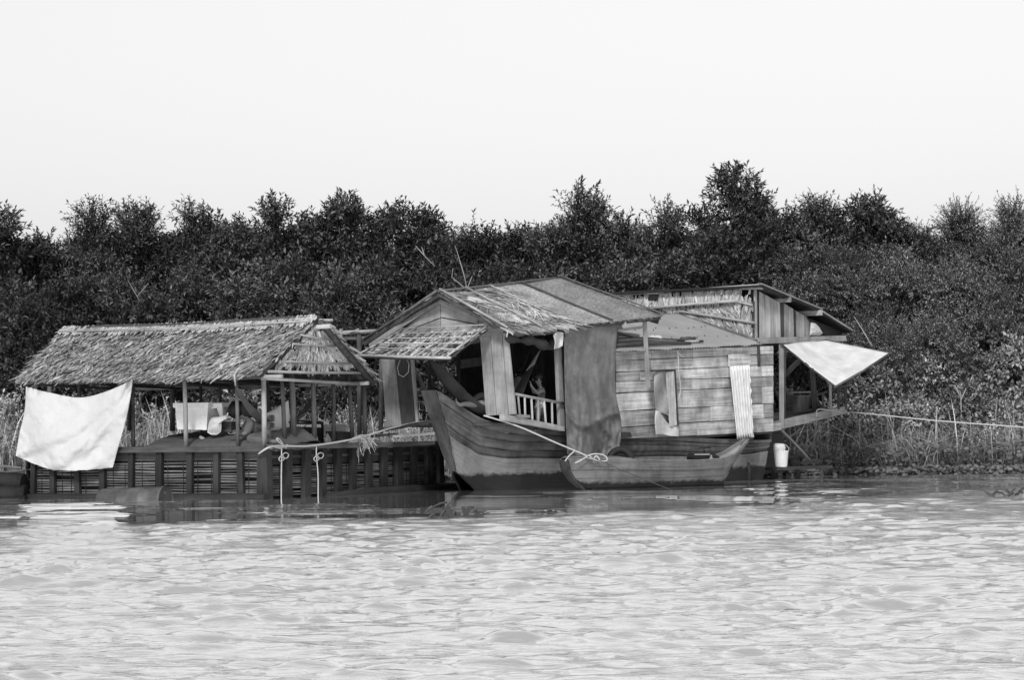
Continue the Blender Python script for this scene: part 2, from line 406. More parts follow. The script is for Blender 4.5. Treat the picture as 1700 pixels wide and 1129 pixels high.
# ------------------------------------------------------------------ leaves
def leaf_quads(base, d, nrm, L, W, fold=.0):
    """rhombic leaves: base points, unit directions, normals, lengths, widths"""
    sd = np.cross(d, nrm); sd /= np.maximum(np.linalg.norm(sd, axis=1, keepdims=True), 1e-6)
    n2 = np.cross(sd, d)
    L = L[:, None]; W = W[:, None]
    mid = base + d * L * .45
    V = np.stack([base, mid + sd * W * .5 + n2 * W * fold, base + d * L - n2 * L * .12, mid - sd * W * .5 + n2 * W * fold], 1).reshape(-1, 3)
    Fq = np.arange(len(base) * 4).reshape(-1, 4)
    return V, Fq
def unit(a): return a / np.maximum(np.linalg.norm(a, axis=1, keepdims=True), 1e-6)
def foliage(rs, lobes, ntwig, nleaf, L, Wr, tl=(.2, .45), up=.35, droop=.15, shell=.55):
    """lobes: (cx,cy,cz,rx,ry,rz). twigs grow out of the lobes, leaves spiral round each twig"""
    lb = np.array(lobes); vol = (lb[:, 3] * lb[:, 4] * lb[:, 5]) ** (2 / 3.); pk = rs.choice(len(lb), ntwig, p=vol / vol.sum())
    d = unit(rs.normal(size=(ntwig, 3))); d[:, 2] = np.where(d[:, 2] < -.3, -d[:, 2], d[:, 2])
    rr = rs.uniform(shell, 1.0, ntwig) ** .8
    base = lb[pk, :3] + d * lb[pk, 3:] * rr[:, None]
    td = unit(d * .8 + np.array([0, 0, up]) + rs.normal(size=(ntwig, 3)) * .35)
    tlen = rs.uniform(tl[0], tl[1], ntwig)
    # leaves
    n = ntwig * nleaf; ti = np.repeat(np.arange(ntwig), nleaf); k = np.tile(np.arange(nleaf), ntwig)
    s = (k + rs.uniform(0, .7, n)) / nleaf
    e1 = unit(np.cross(td, np.array([.3, .2, .9]))); e2 = np.cross(td, e1)
    ang = k * 2.4 + rs.uniform(0, 6.28, ntwig)[ti]
    rad = e1[ti] * np.cos(ang)[:, None] + e2[ti] * np.sin(ang)[:, None]
    dl = unit(td[ti] * (.35 + .7 * s[:, None]) + rad * (1.0 - .45 * s[:, None]) + np.array([0, 0, -droop]) + rs.normal(size=(n, 3)) * .15)
    pb = base[ti] + td[ti] * (tlen[ti] * s)[:, None]
    nr = unit(np.array([0, 0, 1.0]) + td[ti] * .5 + rs.normal(size=(n, 3)) * .45)
    Ls = L * rs.uniform(.6, 1.25, n); V, Fq = leaf_quads(pb, dl, nr, Ls, Ls * Wr * rs.uniform(.8, 1.2, n), .12)
    tone = np.clip(.5 + .8 * (rs.uniform(size=len(lb))[pk][ti] - .5) + .14 * rs.normal(size=n) + .5 * (rs.uniform(size=ntwig)[ti] - .5), 0, 1)
    tone = np.where(rs.uniform(size=n) < .03, 1.0, tone)
    return V, Fq, tone, base, td, tlen
def stems(rs, base, td, tlen, r=.006, back=.25):
    """three-sided twig stems"""
    p0 = base - td * back; p1 = base + td * tlen[:, None]
    e1 = unit(np.cross(td, np.array([.3, .2, .9]))); e2 = np.cross(td, e1); vs = []
    for p, q in ((p0, r * 1.4), (p1, r * .5)):
        for a in (0, 2.094, 4.189): vs.append(p + (e1 * math.cos(a) + e2 * math.sin(a)) * q)
    V = np.stack(vs, 1).reshape(-1, 3); n = len(base); o = np.arange(n)[:, None] * 6
    F1 = np.concatenate([o + np.array([[a, (a + 1) % 3, 3 + (a + 1) % 3, 3 + a]]) for a in range(3)], 0)
    return V, F1
def limb_mb(root, tips, r0, rs, kink=.12):
    mb = MB()
    for tp in tips:
        tp = Vector(tp); root = Vector(root); pts = []
        for i in range(5):
            q = i / 4.0; p = root.lerp(tp, q); p.z = root.z + (tp.z - root.z) * (q ** .8)
            p += Vector((rs.uniform(-kink, kink), rs.uniform(-kink, kink), 0)) * (0 if i in (0, 4) else 1); pts.append(p)
        mb.tube(pts, [r0 * (1 - .8 * i / 4) for i in range(5)], 5, False)
    return mb
LABELS_USED = set()
def tree(px, top, hw, Y, kind, label, seed, low=.6, group='shrubby trees along the bank', cat='tree', name='shrub_tree', dense=1.0):
    rs = np.random.default_rng(seed); c = P(px, top, Y); H = c.z; rx = hw / F * Y; x0, y0 = c.x, Y
    lv = rs.uniform(.8, 1.2); pr = {'A': dict(L=.105, Wr=.42, nl=10, tl=(.18, .4), up=.4, dens=58, droop=.1, mat='leafdark'),
          'B': dict(L=.10, Wr=.38, nl=10, tl=(.18, .4), up=.3, dens=52, droop=.3, mat='leafmid'),
          'C': dict(L=.052, Wr=.42, nl=14, tl=(.2, .45), up=.25, dens=86, droop=.25, mat='leafpale'),
          'D': dict(L=.10, Wr=.5, nl=9, tl=(.15, .35), up=.3, dens=60, droop=.2, mat='leafscrub')}[kind]
    lob = []; ch = H - low
    nl = max(5, int(5 + ch * 2.4 + rx * 3))
    for i in range(nl):
        q = (i + rs.uniform(0, .8)) / nl; z = low + ch * (.12 + .70 * q)
        wid = rx * math.sqrt(max(.12, 1 - (max(0, q - .5) / .56) ** 2))
        a = rs.uniform(0, 6.28); rr = wid * rs.uniform(.15, .75)
        s = rs.uniform(.42, .68) * max(.6, wid * .8)
        lob.append((math.cos(a) * rr, math.sin(a) * rr * .9, z, s, s, s * rs.uniform(.7, .95)))
    tz = max(l[2] + l[5] for l in lob); lob = [(l[0], l[1], low + (l[2] - low) * (H - low - .25) / (tz - low), l[3], l[4], l[5]) for l in lob]
    area = sum(l[3] * l[5] * 12 for l in lob); nt = int(area * pr['dens'] * dense)
    V, Fq, tone, b, td, tl = foliage(rs, lob, nt, pr['nl'], pr['L'] * lv, pr['Wr'], pr['tl'], pr['up'], pr['droop'])
    # a few leaders reaching above the crown
    nlead = 7 if kind in 'AB' else 10
    hi = sorted(lob, key=lambda l: -(l[2] + l[5]))[:4]
    lb2 = [(l[0] + rs.uniform(-.5, .5) * l[3], l[1], l[2] + l[5] * .8, .12, .12, .18) for l in hi for _ in range(2)]
    V2, F2, t2, b2, td2, tl2 = foliage(rs, lb2, nlead, pr['nl'] + 3, pr['L'], pr['Wr'], (.15, .45), 1.2, .0, .3)
    Va = np.vstack([V, V2]); Fa = np.vstack([Fq, F2 + len(V)]); ta = np.concatenate([tone, t2])
    root = thing(name, (x0, y0, .25), label, cat, group); off = np.array([0, 0, .25])
    link('crown', npmesh('crown', Va - off, Fa, M[pr['mat']], ta), None, root)
    SV, SF = stems(rs, np.vstack([b, b2]), np.vstack([td, td2]), np.concatenate([tl, tl2]))
    link('twigs', npmesh('twigs', SV - off, SF, M['bark']), None, root)
    tips = [(l[0], l[1], l[2]) for l in lob[::2]]
    mb = limb_mb((0, 0, min(low + .3, H * .4)), tips, .045, rs); mb2 = MB().tube([(0, 0, .0), (.03, .02, low * .5), (0, 0, min(low + .3, H * .4))], [.09, .075, .06], 7)
    for m_, n_ in ((mb, 'limbs'), (mb2, 'trunk')):
        me = m_.mesh(n_, Vector((0, 0, .25))); link(n_, me, M['bark'], root)
    return root
TREES = [
 (-12, 336, 70, 52.0, 'A', 'leafy tree cut by the left edge of the picture'),
 (70, 384, 60, 53.5, 'B', 'low dark tree in the dip of the skyline near the left edge'),
 (150, 324, 62, 53.0, 'B', 'bushy tree rising left of the thatched shelter roof'),
 (235, 322, 70, 54.0, 'B', 'broad feathery tree above the left half of the shelter roof'),
 (335, 328, 70, 53.5, 'B', 'rounded dark tree above the middle of the shelter roof'),
 (452, 320, 58, 53.0, 'A', 'round topped tree above the right end of the shelter ridge'),
 (558, 320, 60, 52.5, 'A', 'large leaved tree above the gap between shelter and houseboat'),
 (622, 344, 46, 54.5, 'A', 'slim tree with two leafy shoots left of the houseboat gable'),
 (690, 330, 58, 53.5, 'A', 'tree with pointed top straight above the houseboat gable peak'),
 (775, 364, 60, 53.0, 'B', 'low fine leaved tree above the houseboat ridge'),
 (855, 368, 56, 54.5, 'B', 'lowest tree of the skyline left of the tall conical one'),
 (950, 302, 78, 52.5, 'A', 'broad cone shaped tree above the matted houseboat roof'),
 (1048, 352, 46, 53.5, 'A', 'small tree between the cone shaped tree and its right neighbour'),
 (1112, 330, 56, 52.5, 'A', 'round tree left of the tallest tree'),
 (1222, 266, 68, 52.0, 'A', 'tallest dark tree with upright leafy shoots'),
 (1300, 340, 46, 53.5, 'A', 'tree just right of the tallest tree'),
 (1352, 317, 48, 54.0, 'A', 'slim pointed tree right of the tallest tree'),
 (1445, 317, 60, 54.0, 'A', 'round headed tree above the roof edge of the rear houseboat'),
 (1530, 366, 60, 54.0, 'C', 'fine leaved tree in the right hand dip of the skyline'),
 (1600, 326, 62, 54.5, 'C', 'wispy tree with thin sprays near the right edge'),
 (1695, 316, 66, 53.0, 'C', 'dense dark tree cut by the right edge of the picture'),
]
TREES += [(px, top, 100, 57.0, 'B', lab) for px, top, lab in (
 (20, 392, 'background tree filling the dip at the left edge'), (110, 385, 'background tree behind the bushy left tree'), (210, 368, 'background tree behind the broad feathery tree'), (310, 362, 'background tree behind the rounded dark tree'),
 (410, 358, 'background tree between the rounded and round topped trees'), (505, 362, 'background tree left of the large leaved tree'), (600, 368, 'background tree behind the slim two shoot tree'), (715, 372, 'background tree behind the pointed tree'),
 (810, 388, 'background tree under the lowest skyline dip'), (890, 384, 'background tree left of the cone shaped tree'), (1010, 372, 'background tree right of the cone shaped tree'), (1085, 378, 'background tree left of the round tree'),
 (1170, 356, 'background tree left of the tallest tree'), (1270, 358, 'background tree right behind the tallest tree'), (1395, 362, 'background tree between the slim and round headed trees'), (1490, 372, 'background tree right of the round headed tree'), (1570, 388, 'background tree behind the fine leaved tree'), (1650, 382, 'background tree behind the wispy tree'))]
for i, (px, top, hw, Y, kd, lab) in enumerate(TREES):
    tree(px, top, hw * 1.25, Y, kd, lab, 100 + i)
SHRUBS = [
 (25, 470, 80, 49.6, 'B', 'leafy shrub behind the left edge of the shelter roof'),
 (120, 440, 80, 50.6, 'B', 'dark shrub behind the left end of the shelter ridge'),
 (215, 452, 80, 50.3, 'B', 'drooping shrub behind the left half of the shelter ridge'),
 (305, 430, 80, 50.8, 'B', 'shrub with bare twigs above the middle of the shelter ridge'),
 (390, 455, 75, 50.2, 'B', 'shrub behind the right half of the shelter ridge'),
 (470, 420, 75, 50.9, 'A', 'tall shrub behind the right end of the shelter ridge'),
 (555, 440, 70, 50.0, 'A', 'broad leaved shrub behind the poles between the two roofs'),
 (635, 430, 70, 50.8, 'B', 'shrub rising behind the left eave of the houseboat'),
 (725, 425, 75, 51.2, 'B', 'shrub behind the front peak of the houseboat roof'),
 (820, 425, 70, 51.0, 'A', 'dark glossy shrub behind the houseboat ridge'),
 (920, 430, 75, 51.3, 'B', 'shrub behind the highest point of the mat roof'),
 (1020, 425, 75, 51.3, 'A', 'shrub behind the slope of the mat roof'),
 (1110, 410, 75, 51.6, 'B', 'shrub behind the left part of the rear thatched wall'),
 (1200, 420, 75, 51.6, 'A', 'shrub behind the right part of the rear thatched wall'),
 (1300, 400, 85, 52.0, 'C', 'pale small leaved shrub behind the ridge of the rear houseboat'),
 (1390, 395, 85, 52.0, 'C', 'creeper covered shrub above the lower roof end of the rear houseboat'),
 (1480, 400, 85, 52.2, 'C', 'creeper covered shrub right of the rear roof'),
 (1570, 420, 85, 52.2, 'C', 'creeper covered shrub left of the dense edge tree'),
 (1660, 470, 75, 51.6, 'C', 'light shrub in front of the dense tree at the right edge'),
 (1450, 500, 80, 51.0, 'C', 'small leaved shrub behind the corner of the pale awning'),
 (1545, 520, 80, 51.0, 'C', 'small leaved shrub in the middle of the right bank'),
 (1700, 560, 60, 50.6, 'D', 'pale bush at the right edge above the mooring line'),
 (1630, 610, 55, 50.9, 'D', 'low pale bush on the right bank beside the edge bush'),
 (1455, 600, 60, 50.5, 'D', 'pale bush under the point of the cloth awning'),
 (1535, 585, 60, 50.7, 'D', 'pale bush in the middle of the right bank'),
 (1590, 640, 50, 50.3, 'D', 'low feathery bush behind the bare upright stalk'),
 (1500, 655, 50, 50.2, 'D', 'low feathery bush above the middle of the mooring line'),
 (1420, 645, 45, 50.4, 'D', 'low feathery bush just right of the porch railing'),
 (1672, 660, 50, 50.2, 'D', 'low feathery bush beside the bare leaning stalks'),
]
for i, (px, top, hw, Y, kd, lab) in enumerate(SHRUBS):
    tree(px, top, hw * 1.1, Y, kd, lab, 300 + i, low=.35, group='shrubs on the bank', cat='shrub', name='bank_shrub', dense=.9)

# ------------------------------------------------------------------ grass, reeds, scrub and water plants on the bank (uncountable)
def blades(n, xr, dr, hr, wr, seed, lean=.5, tone=(.2, 1.0), zoff=.1):
    rs = np.random.default_rng(seed); x = rs.uniform(xr[0], xr[1], n); y = bank_y(x) + rs.uniform(dr[0], dr[1], n)
    h = rs.uniform(hr[0], hr[1], n) * (.6 + .8 * fbm(x * .9, y * .9, seed)); w = rs.uniform(wr[0], wr[1], n)
    a = rs.uniform(0, 6.28, n); ln = h * lean * rs.uniform(.1, 1.3, n) ** 1.5
    dx, dy = np.cos(a) * ln, np.sin(a) * ln; pts = []
    fa = rs.uniform(0, 6.28, n) * .3
    for q, wq in ((0, 1), (.4, .95), (.75, .7), (1, .08)):
        cx = x + dx * q ** 2.2; cy = y + dy * q ** 2.2; cz = zoff + h * (q - .32 * (ln / h) * q ** 3)
        for sg in (-1, 1): pts.append(np.stack([cx + sg * w * wq * .5 * np.cos(fa), cy + sg * w * wq * .5 * np.sin(fa), cz], -1))
    V = np.stack(pts, 1).reshape(-1, 3); o = np.arange(n)[:, None] * 8
    Fq = np.stack([o + np.array([[2 * i, 2 * i + 1, 2 * i + 3, 2 * i + 2]]) for i in range(3)], 1).reshape(-1, 4)
    t = np.repeat(np.clip(rs.uniform(tone[0], tone[1], n) ** 1.6, 0, 1), 3)
    return V, Fq, t
def stuff(name, parts, mat, label, cat):
    V = []; Fq = []; T = []; o = 0
    for v, f, t in parts: V.append(v); Fq.append(f + o); T.append(t); o += len(v)
    ob = link(name, npmesh(name, np.vstack(V), np.vstack(Fq), M[mat], np.concatenate(T)), None); return setp(ob, label, cat, kind='stuff')
stuff('reed_grass', [blades(7000, (-10.5, -1), (-.1, 3.2), (.6, 1.5), (.008, .022), 1, 1.0), blades(500, (-10.5, -1), (-.1, 1.0), (.9, 1.7), (.012, .03), 11, 1.4, (.75, 1.0)),
                     blades(5200, (3.6, 10.8), (-.1, 2.6), (.35, 1.2), (.008, .022), 2, 1.2), blades(9000, (3.6, 10.8), (-.45, 1.4), (.4, 1.25), (.006, .018), 22, 1.5, (.25, .9)), blades(500, (3.6, 10.8), (-.3, .6), (.6, 1.5), (.012, .03), 12, 1.5, (.8, 1.0)),
                     blades(2200, (-1, 4), (.2, 2.2), (.6, 1.2), (.012, .03), 3, .6)], 'grass',
      'tangled dry reeds and grass along the bank', 'grass')
def scrub(seed, n, xr, dr, hz, L=.07):
    rs = np.random.default_rng(seed); lob = []
    for i in range(n):
        x = rs.uniform(*xr); y = float(bank_y(x)) + rs.uniform(*dr); z = rs.uniform(*hz); s = rs.uniform(.18, .4)
        lob.append((x, y, z * rs.uniform(.3, 1.0) + .1, s, s, s * .7))
    V, Fq, t, *_ = foliage(rs, lob, n * 26, 12, L, .45, (.12, .3), .4, .2)
    return V, Fq, t
stuff('bank_scrub', [scrub(5, 170, (3.4, 10.8), (.0, 2.6), (.4, 1.75), .065), scrub(6, 120, (-10.5, -.5), (.3, 3.6), (.4, 1.5), .07)], 'leafscrub',
      'low feathery scrub covering the foot of the bank', 'scrub')
def lily(seed, n, xr, dr, zr):
    rs = np.random.default_rng(seed); x = rs.uniform(*xr, n); y = bank_y(x) + rs.uniform(*dr, n); z = rs.uniform(*zr, n) * (.5 + fbm(x * 2, y * 2, 8))
    r = rs.uniform(.015, .05, n) * (.6 + 1.0 * fbm(x * 3, y * 3, 12)); nr = unit(np.stack([rs.normal(0, .5, n), rs.normal(-.7, .4, n), np.full(n, .9)], -1))
    e1 = unit(np.cross(nr, np.array([.1, .2, .97]))); e2 = np.cross(nr, e1); c = np.stack([x, y, z], -1); V = []
    for k in range(6):
        q = k * math.pi / 3; V.append(c + (e1 * math.cos(q) + e2 * math.sin(q) * rs.uniform(.75, 1)) * r[:, None] + nr * (r * .25)[:, None])
    V = np.stack(V, 1).reshape(-1, 3); o = np.arange(n)[:, None] * 6
    Fq = np.stack([o + np.array([[0, 1, 2, 3]]), o + np.array([[0, 3, 4, 5]])], 1).reshape(-1, 4)
    return V, Fq, np.repeat(rs.uniform(0, 1, n), 2)
stuff('water_plants', [lily(7, 5000, (3.4, 10.8), (-.7, .9), (.02, .55)), lily(10, 3500, (3.2, 10.8), (-1.0, -.1), (.0, .17)), lily(8, 1800, (-10.5, -6.0), (-.6, .5), (.03, .4)), lily(9, 1000, (-2, 3.4), (-.4, .5), (.03, .35))], 'hyacinth',
      'broad leaved water plants crowding the waterline', 'water plants')
# ================================================================== the fish pen raft with its thatched shelter
C0 = Vector((-3.43, 36.8)); UD = Vector((-.908, .419)); VD = Vector((.419, .908))
RL = Plane(C0, UD); RR = Plane(C0, VD)
def RP(t, s, z): return Vector((C0.x + UD.x * t + VD.x * s, C0.y + UD.y * t + VD.y * s, z))
TL, SL = 4.05, 5.6
nL = RL.n(); nR = RR.n()
pen = thing('fish_pen', RP(2, 2.6, 0), 'dark floating fish pen with bamboo slat sides under the thatched shelter', 'fish pen')
unit_box = MB().beam((0, -.5, 0), (0, .5, 0), 1, 1).mesh('slat', Vector())
def slat(parent, p0, p1, w, h, n, mat='slat', name='slat'):
    """a shared unit bar laid from p0 to p1"""
    d = (p1 - p0); c = (p0 + p1) / 2; o = bpy.data.objects.new(name, unit_box); COL.objects.link(o)
    if not unit_box.materials: unit_box.materials.append(M['slat'])
    y = d.normalized(); x = Vector(n).normalized(); z = x.cross(y)
    m = Matrix((x, y, z)).transposed().to_4x4(); m = Matrix.Translation(c - OFF[parent.name]) @ m @ Matrix.Diagonal((w, d.length, h, 1))
    o.matrix_local = m; o.parent = parent; o.matrix_basis = m
    return o
stL = [(52, 59), (84, 92), (125, 133), (166, 175), (214, 222), (261, 270), (311, 320), (355, 364), (396, 405), (428, 438)]
stR = [(440, 449), (473, 482), (503, 513), (532, 539), (557, 565), (582, 589), (608, 616), (633, 641), (657, 667), (683, 690), (707, 716), (727, 735)]
def pen_side(pl, st, n, ztop, z0, bm):
    pa = pl.off(.03); cen = []
    for a, b in st:
        q0 = pa.W(a, 790); q1 = pa.W(b, 790); c = (q0 + q1) / 2; w = (q1 - q0).length; cen.append(c)
        ln = random.uniform(-.015, .015)
        obj('post', MB().beam(Vector((c.x + ln, c.y, -.3)), Vector((c.x - ln, c.y, .70)), w, .07, up=n), M['raftpost'], pen)
    inn = pl.off(-.02); di = pl.d.to_3d()
    for i in range(len(cen) - 1):
        p0, p1 = cen[i] - n * .05, cen[i + 1] - n * .05
        rows = 13; 
        for r in range(rows):
            z = z0 + (ztop - z0) * (r + .5) / rows + random.uniform(-.005, .005)
            if random.random() < .05: continue
            j = random.uniform(-.006, .006)
            slat(pen, Vector((p0.x, p0.y, z + j)), Vector((p1.x, p1.y, z - j)), .02, random.uniform(.016, .028), n)
        q0, q1 = p0 - n * .05, p1 - n * .05
        obj('gap_shade_panel', MB().prism([Vector((q0.x, q0.y, -.05)), Vector((q1.x, q1.y, -.05)), Vector((q1.x, q1.y, .6)), Vector((q0.x, q0.y, .6))], n, .015), M['shadeblack'], pen)  # dark panel added so the gaps between slats read as shade
        # thin vertical lashings in front of the slats
        for q in (.28, .72):
            if random.random() < .75:
                m = p0.lerp(p1, q + random.uniform(-.08, .08)) + n * .016
                obj('lashing', MB().tube([(m.x, m.y, z0), (m.x + .004, m.y, ztop + .03)], .005, 4), M['raftpost'], pen)
        # the smooth board above the slats
        e0, e1 = Vector((p0.x, p0.y, 0)), Vector((p1.x, p1.y, 0)); g = (e1 - e0) * .002
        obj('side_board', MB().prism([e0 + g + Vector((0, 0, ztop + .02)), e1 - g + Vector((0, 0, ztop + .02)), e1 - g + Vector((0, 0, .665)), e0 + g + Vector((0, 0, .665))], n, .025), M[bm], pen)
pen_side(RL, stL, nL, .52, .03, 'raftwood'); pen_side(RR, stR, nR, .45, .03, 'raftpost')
# rails
def railing(p0, p1, w, h, m='raftwood', n='rail'): return obj(n, MB().beam(p0, p1, w, h), M[m], pen)
railing(RP(-.05, -.06, .70), RP(TL, -.06, .70), .10, .08)
railing(RP(-.06, .02, .722), RP(-.06, SL, .72), .11, .075)
railing(RP(0, SL, .68), RP(TL, SL, .68), .1, .1); railing(RP(TL, 0, .68), RP(TL, SL, .68), .1, .1)
for p0, p1 in ((RP(0.1, SL, 0), RP(TL, SL, 0)), (RP(TL, 0.1, 0), RP(TL, SL, 0))):
    for k in range(5):
        z = -.1 + k * .15
        obj('back_board', MB().beam(p0 + Vector((0, 0, z)), p1 + Vector((0, 0, z)), .03, .14), M['raftpost'], pen)
obj('float_log', MB().tube([RP(-.1, -.16, .01), RP(2, -.17, .0), RP(4.3, -.15, .01)], [.075, .085, .07], 9), M['raftpost'], pen)
lgp = RR.off(.16)
obj('float_log', MB().tube([lgp.W(545, 824), lgp.W(620, 817), lgp.W(700, 812), lgp.W(760, 807)], [.05, .07, .075, .06], 9), M['raftpost'], pen)
for k in range(10):                                       # deck boards, below the rail
    t0, t1 = TL * k / 10 + .01, TL * (k + 1) / 10 - .01
    obj('deck_board', MB().prism([RP(t0, .06, .60), RP(t1, .06, .60), RP(t1, SL - .1, .60), RP(t0, SL - .1, .60)], (0, 0, 1), .04), M['raftwood'], pen)
for k, (a, b) in enumerate(((500, 530), (590, 606), (628, 640))):   # short boards lying on the rail
    pass
# black logs added for the shaded dark area beyond the pen's left end
boom = thing('added_boom', P(10, 838, 37.6), 'black log boom added for the shaded dark area at the left edge of the picture', 'boom')
obj('log', MB().tube([P(-60, 800, 38.6), P(0, 798, 38.4), P(40, 802, 38.3)], .14, 9), M['shadeblack'], boom)
obj('log', MB().tube([P(-60, 822, 38.5), P(0, 822, 38.3), P(44, 822, 38.25)], .15, 9), M['shadeblack'], boom)
obj('log', MB().tube([P(-60, 838, 38.4), P(0, 838, 38.2), P(44, 836, 38.15)], .12, 9), M['shadeblack'], boom)
obj('thin_pole', MB().tube([P(-40, 770, 38.5), P(12, 775, 38.4), P(36, 778, 38.35)], .025, 6), M['bamboodark'], boom)
obj('thin_pole', MB().tube([P(-40, 783, 38.45), P(10, 785, 38.35), P(40, 781, 38.3)], .02, 6), M['bamboodark'], boom)

# ------------------------------------------------------------------ thatched shelter
hut = thing('thatched_shelter', RP(2, 1.5, .64), 'open bamboo shelter with a palm thatch gable roof on the fish pen', 'shelter')
FR, BK = RL.off(-.10), Plane(RP(0, 2.75, 0), UD)
for px0, y0, px1, y1, pl, r, m in (
    (220, 622, 221, 745, FR, .028, 'bamboodark'), (306, 618, 309, 742, FR, .032, 'bamboo'), (392, 618, 395, 740, FR, .027, 'bamboodark'),
    (437, 614, 439, 740, FR, .036, 'bamboo'), (46, 625, 48, 750, FR, .035, 'bamboodark'), (131, 622, 132, 745, FR, .03, 'bamboodark'),
    (215, 630, 215, 715, BK, .04, 'bamboodark'), (286, 628, 286, 716, BK, .04, 'bamboodark'), (443, 620, 443, 716, BK, .035, 'bamboodark'),
    (82, 628, 82, 716, BK, .035, 'bamboodark'), (333, 628, 333, 716, BK, .025, 'bamboodark'), (365, 628, 366, 716, BK, .025, 'bamboodark')):
    obj('post', MB().tube([pl.W(px0, y0), pl.W((px0 + px1) / 2 + .5, (y0 + y1) / 2), pl.W(px1, y1)], [r * .95, r, r * 1.05], 8), M[m], hut)
RI = RR.off(-.12)
for px0, y0, px1, y1, r, m in ((467, 618, 473, 738, .030, 'bamboodark'), (484, 620, 488, 728, .042, 'bamboodark'), (519, 620, 522, 728, .036, 'bamboodark'),
                               (553, 618, 554, 734, .030, 'bamboodark'), (578, 620, 585, 728, .032, 'bamboodark'), (603, 612, 606, 722, .036, 'bamboodark')):
    obj('post', MB().tube([RI.W(px0, y0), RI.W((px0 + px1) / 2 + .5, (y0 + y1) / 2), RI.W(px1, y1)], [r * .95, r, r * 1.05], 8), M[m], hut)
ZE, ZR, ZB = 1.72, 2.52, 1.66
eR, eL = RP(-.02, -.16, ZE), RP(3.98, -.16, ZE - .0)
rR, rL = RP(-.02, 1.48, ZR), RP(4.30, 1.48, ZR - .03)
bR, bL = RP(-.02, 3.10, ZB), RP(4.2, 3.10, ZB)
for a, b, r in ((RP(-.3, -.02, ZE - .02), RP(4.14, -.02, ZE - .02), .028), (RP(-.1, 2.9, ZB - .02), RP(4.3, 2.9, ZB - .02), .03), (RP(-.25, 1.48, ZR - .08), RP(4.3, 1.48, ZR - .1), .035)):
    obj('purlin', MB().tube([a, a.lerp(b, .5) - Vector((0, 0, .015)), b], r, 7), M['bamboo'], hut)
obj('tie_pole', MB().tube([RP(0.05, 0, ZE - .04), RP(0.05, 2.95, ZB - .03)], .025, 7), M['bamboo'], hut)
for t in (1.1, 2.1, 3.1, 4.0):
    obj('rafter', MB().tube([RP(t, 0, ZE + .02), RP(t, 1.48, ZR - .06)], .02, 6), M['bamboodark'], hut)
    obj('rafter', MB().tube([RP(t, 2.95, ZB + .02), RP(t, 1.48, ZR - .06)], .02, 6), M['bamboodark'], hut)
    obj('tie_pole', MB().tube([RP(t, 0, ZE - .05), RP(t, 2.95, ZB - .05)], .02, 6), M['bamboodark'], hut)
def lerp4(a, b, c, d, u, v): return (a.lerp(b, u)).lerp(d.lerp(c, u), v)
def thatch_blades(q, rows, per, L, W, seed, skew=-.35, lift=.03, overhang=.05, b0=0.0, b1=1.0, thick=.0, tone=(.0, 1.0), sag=.03):
    """q = ridge0, ridge1, eave1, eave0: palm leaf strips laid in overlapping courses"""
    rs = np.random.default_rng(seed); A, B, Cc, D = [np.array(p) for p in q]
    n = rows * per; r = np.repeat(np.arange(rows), per)
    u = rs.uniform(-.003, 1.003, n); v = b0 + (b1 - b0) * (r + rs.uniform(-.35, .5, n)) / rows
    pt = lambda u, v: (A * (1 - u)[:, None] + B * u[:, None]) * (1 - v)[:, None] + (D * (1 - u)[:, None] + Cc * u[:, None]) * v[:, None]
    nrm = np.cross(B - A, D - A); nrm /= np.linalg.norm(nrm)
    if nrm[2] < 0: nrm = -nrm
    down = unit(pt(u, np.full(n, 1.0)) - pt(u, np.zeros(n))); al = (B - A) / np.linalg.norm(B - A)
    sk = skew + rs.normal(0, .28, n)
    d = unit(down + al[None] * sk[:, None]); sd = np.cross(d, nrm[None]); sd = unit(sd)
    ln = L * rs.uniform(.6, 1.3, n); w = W * rs.uniform(.5, 1.5, n); p0 = pt(u, v) - nrm[None] * (sag * np.sin(math.pi * u))[:, None]
    tw = rs.normal(0, .35, n); V = []
    for qq, ww, lf in ((0, .8, .004), (.55, 1.0, .5), (1.0, .35, 1.0)):
        c = p0 + d * (ln * qq)[:, None] + nrm[None] * ((lift * rs.uniform(.3, 1.3, n)) * lf + .012)[:, None]
        for sg in (-1, 1): V.append(c + sg * (sd + nrm[None] * tw[:, None]) * (w * ww * .5)[:, None])
    V = np.stack(V, 1).reshape(-1, 3); o = np.arange(n)[:, None] * 6
    Fq = np.stack([o + np.array([[0, 1, 3, 2]]), o + np.array([[2, 3, 5, 4]])], 1).reshape(-1, 4)
    t = np.clip(rs.uniform(tone[0], tone[1], n), 0, 1)
    return V, Fq, np.repeat(t, 2)
def thatch_obj(parts, mat, parent, name='thatch'):
    V = []; Fq = []; T = []; o = 0
    for v, f, t in parts: V.append(v); Fq.append(f + o); T.append(t); o += len(v)
    off = np.array(OFF[parent.name])
    return link(name, npmesh(name, np.vstack(V) - off, np.vstack(Fq), M[mat], np.concatenate(T)), None, parent, kind='stuff')
def roof_slab(a, b, c, d, th, mat, parent, name='roof', nu=10, nv=6, wob=.012, sag=.03):
    G = []; nn = (b - a).cross(d - a).normalized(); nn = nn if nn.z > 0 else -nn
    for lay in (0, 1):
        g = []
        for i in range(nv + 1):
            row = []
            for j in range(nu + 1):
                p = lerp4(a, b, c, d, j / nu, i / nv) + nn * (random.uniform(-wob, wob) - sag * math.sin(math.pi * j / nu)) - nn * th * lay; row.append(p)
            g.append(row)
        G.append(g)
    mb = MB().grid(G[0]).grid([r[::-1] for r in G[1]])
    rim = lambda g: g[0] + [r[-1] for r in g[1:]] + g[-1][-2::-1] + [r[0] for r in g[-2:0:-1]]
    r0, r1 = rim(G[0]), rim(G[1]); mb.grid([r1 + [r1[0]], r0 + [r0[0]]], False)
    return obj(name, mb, M[mat], parent)
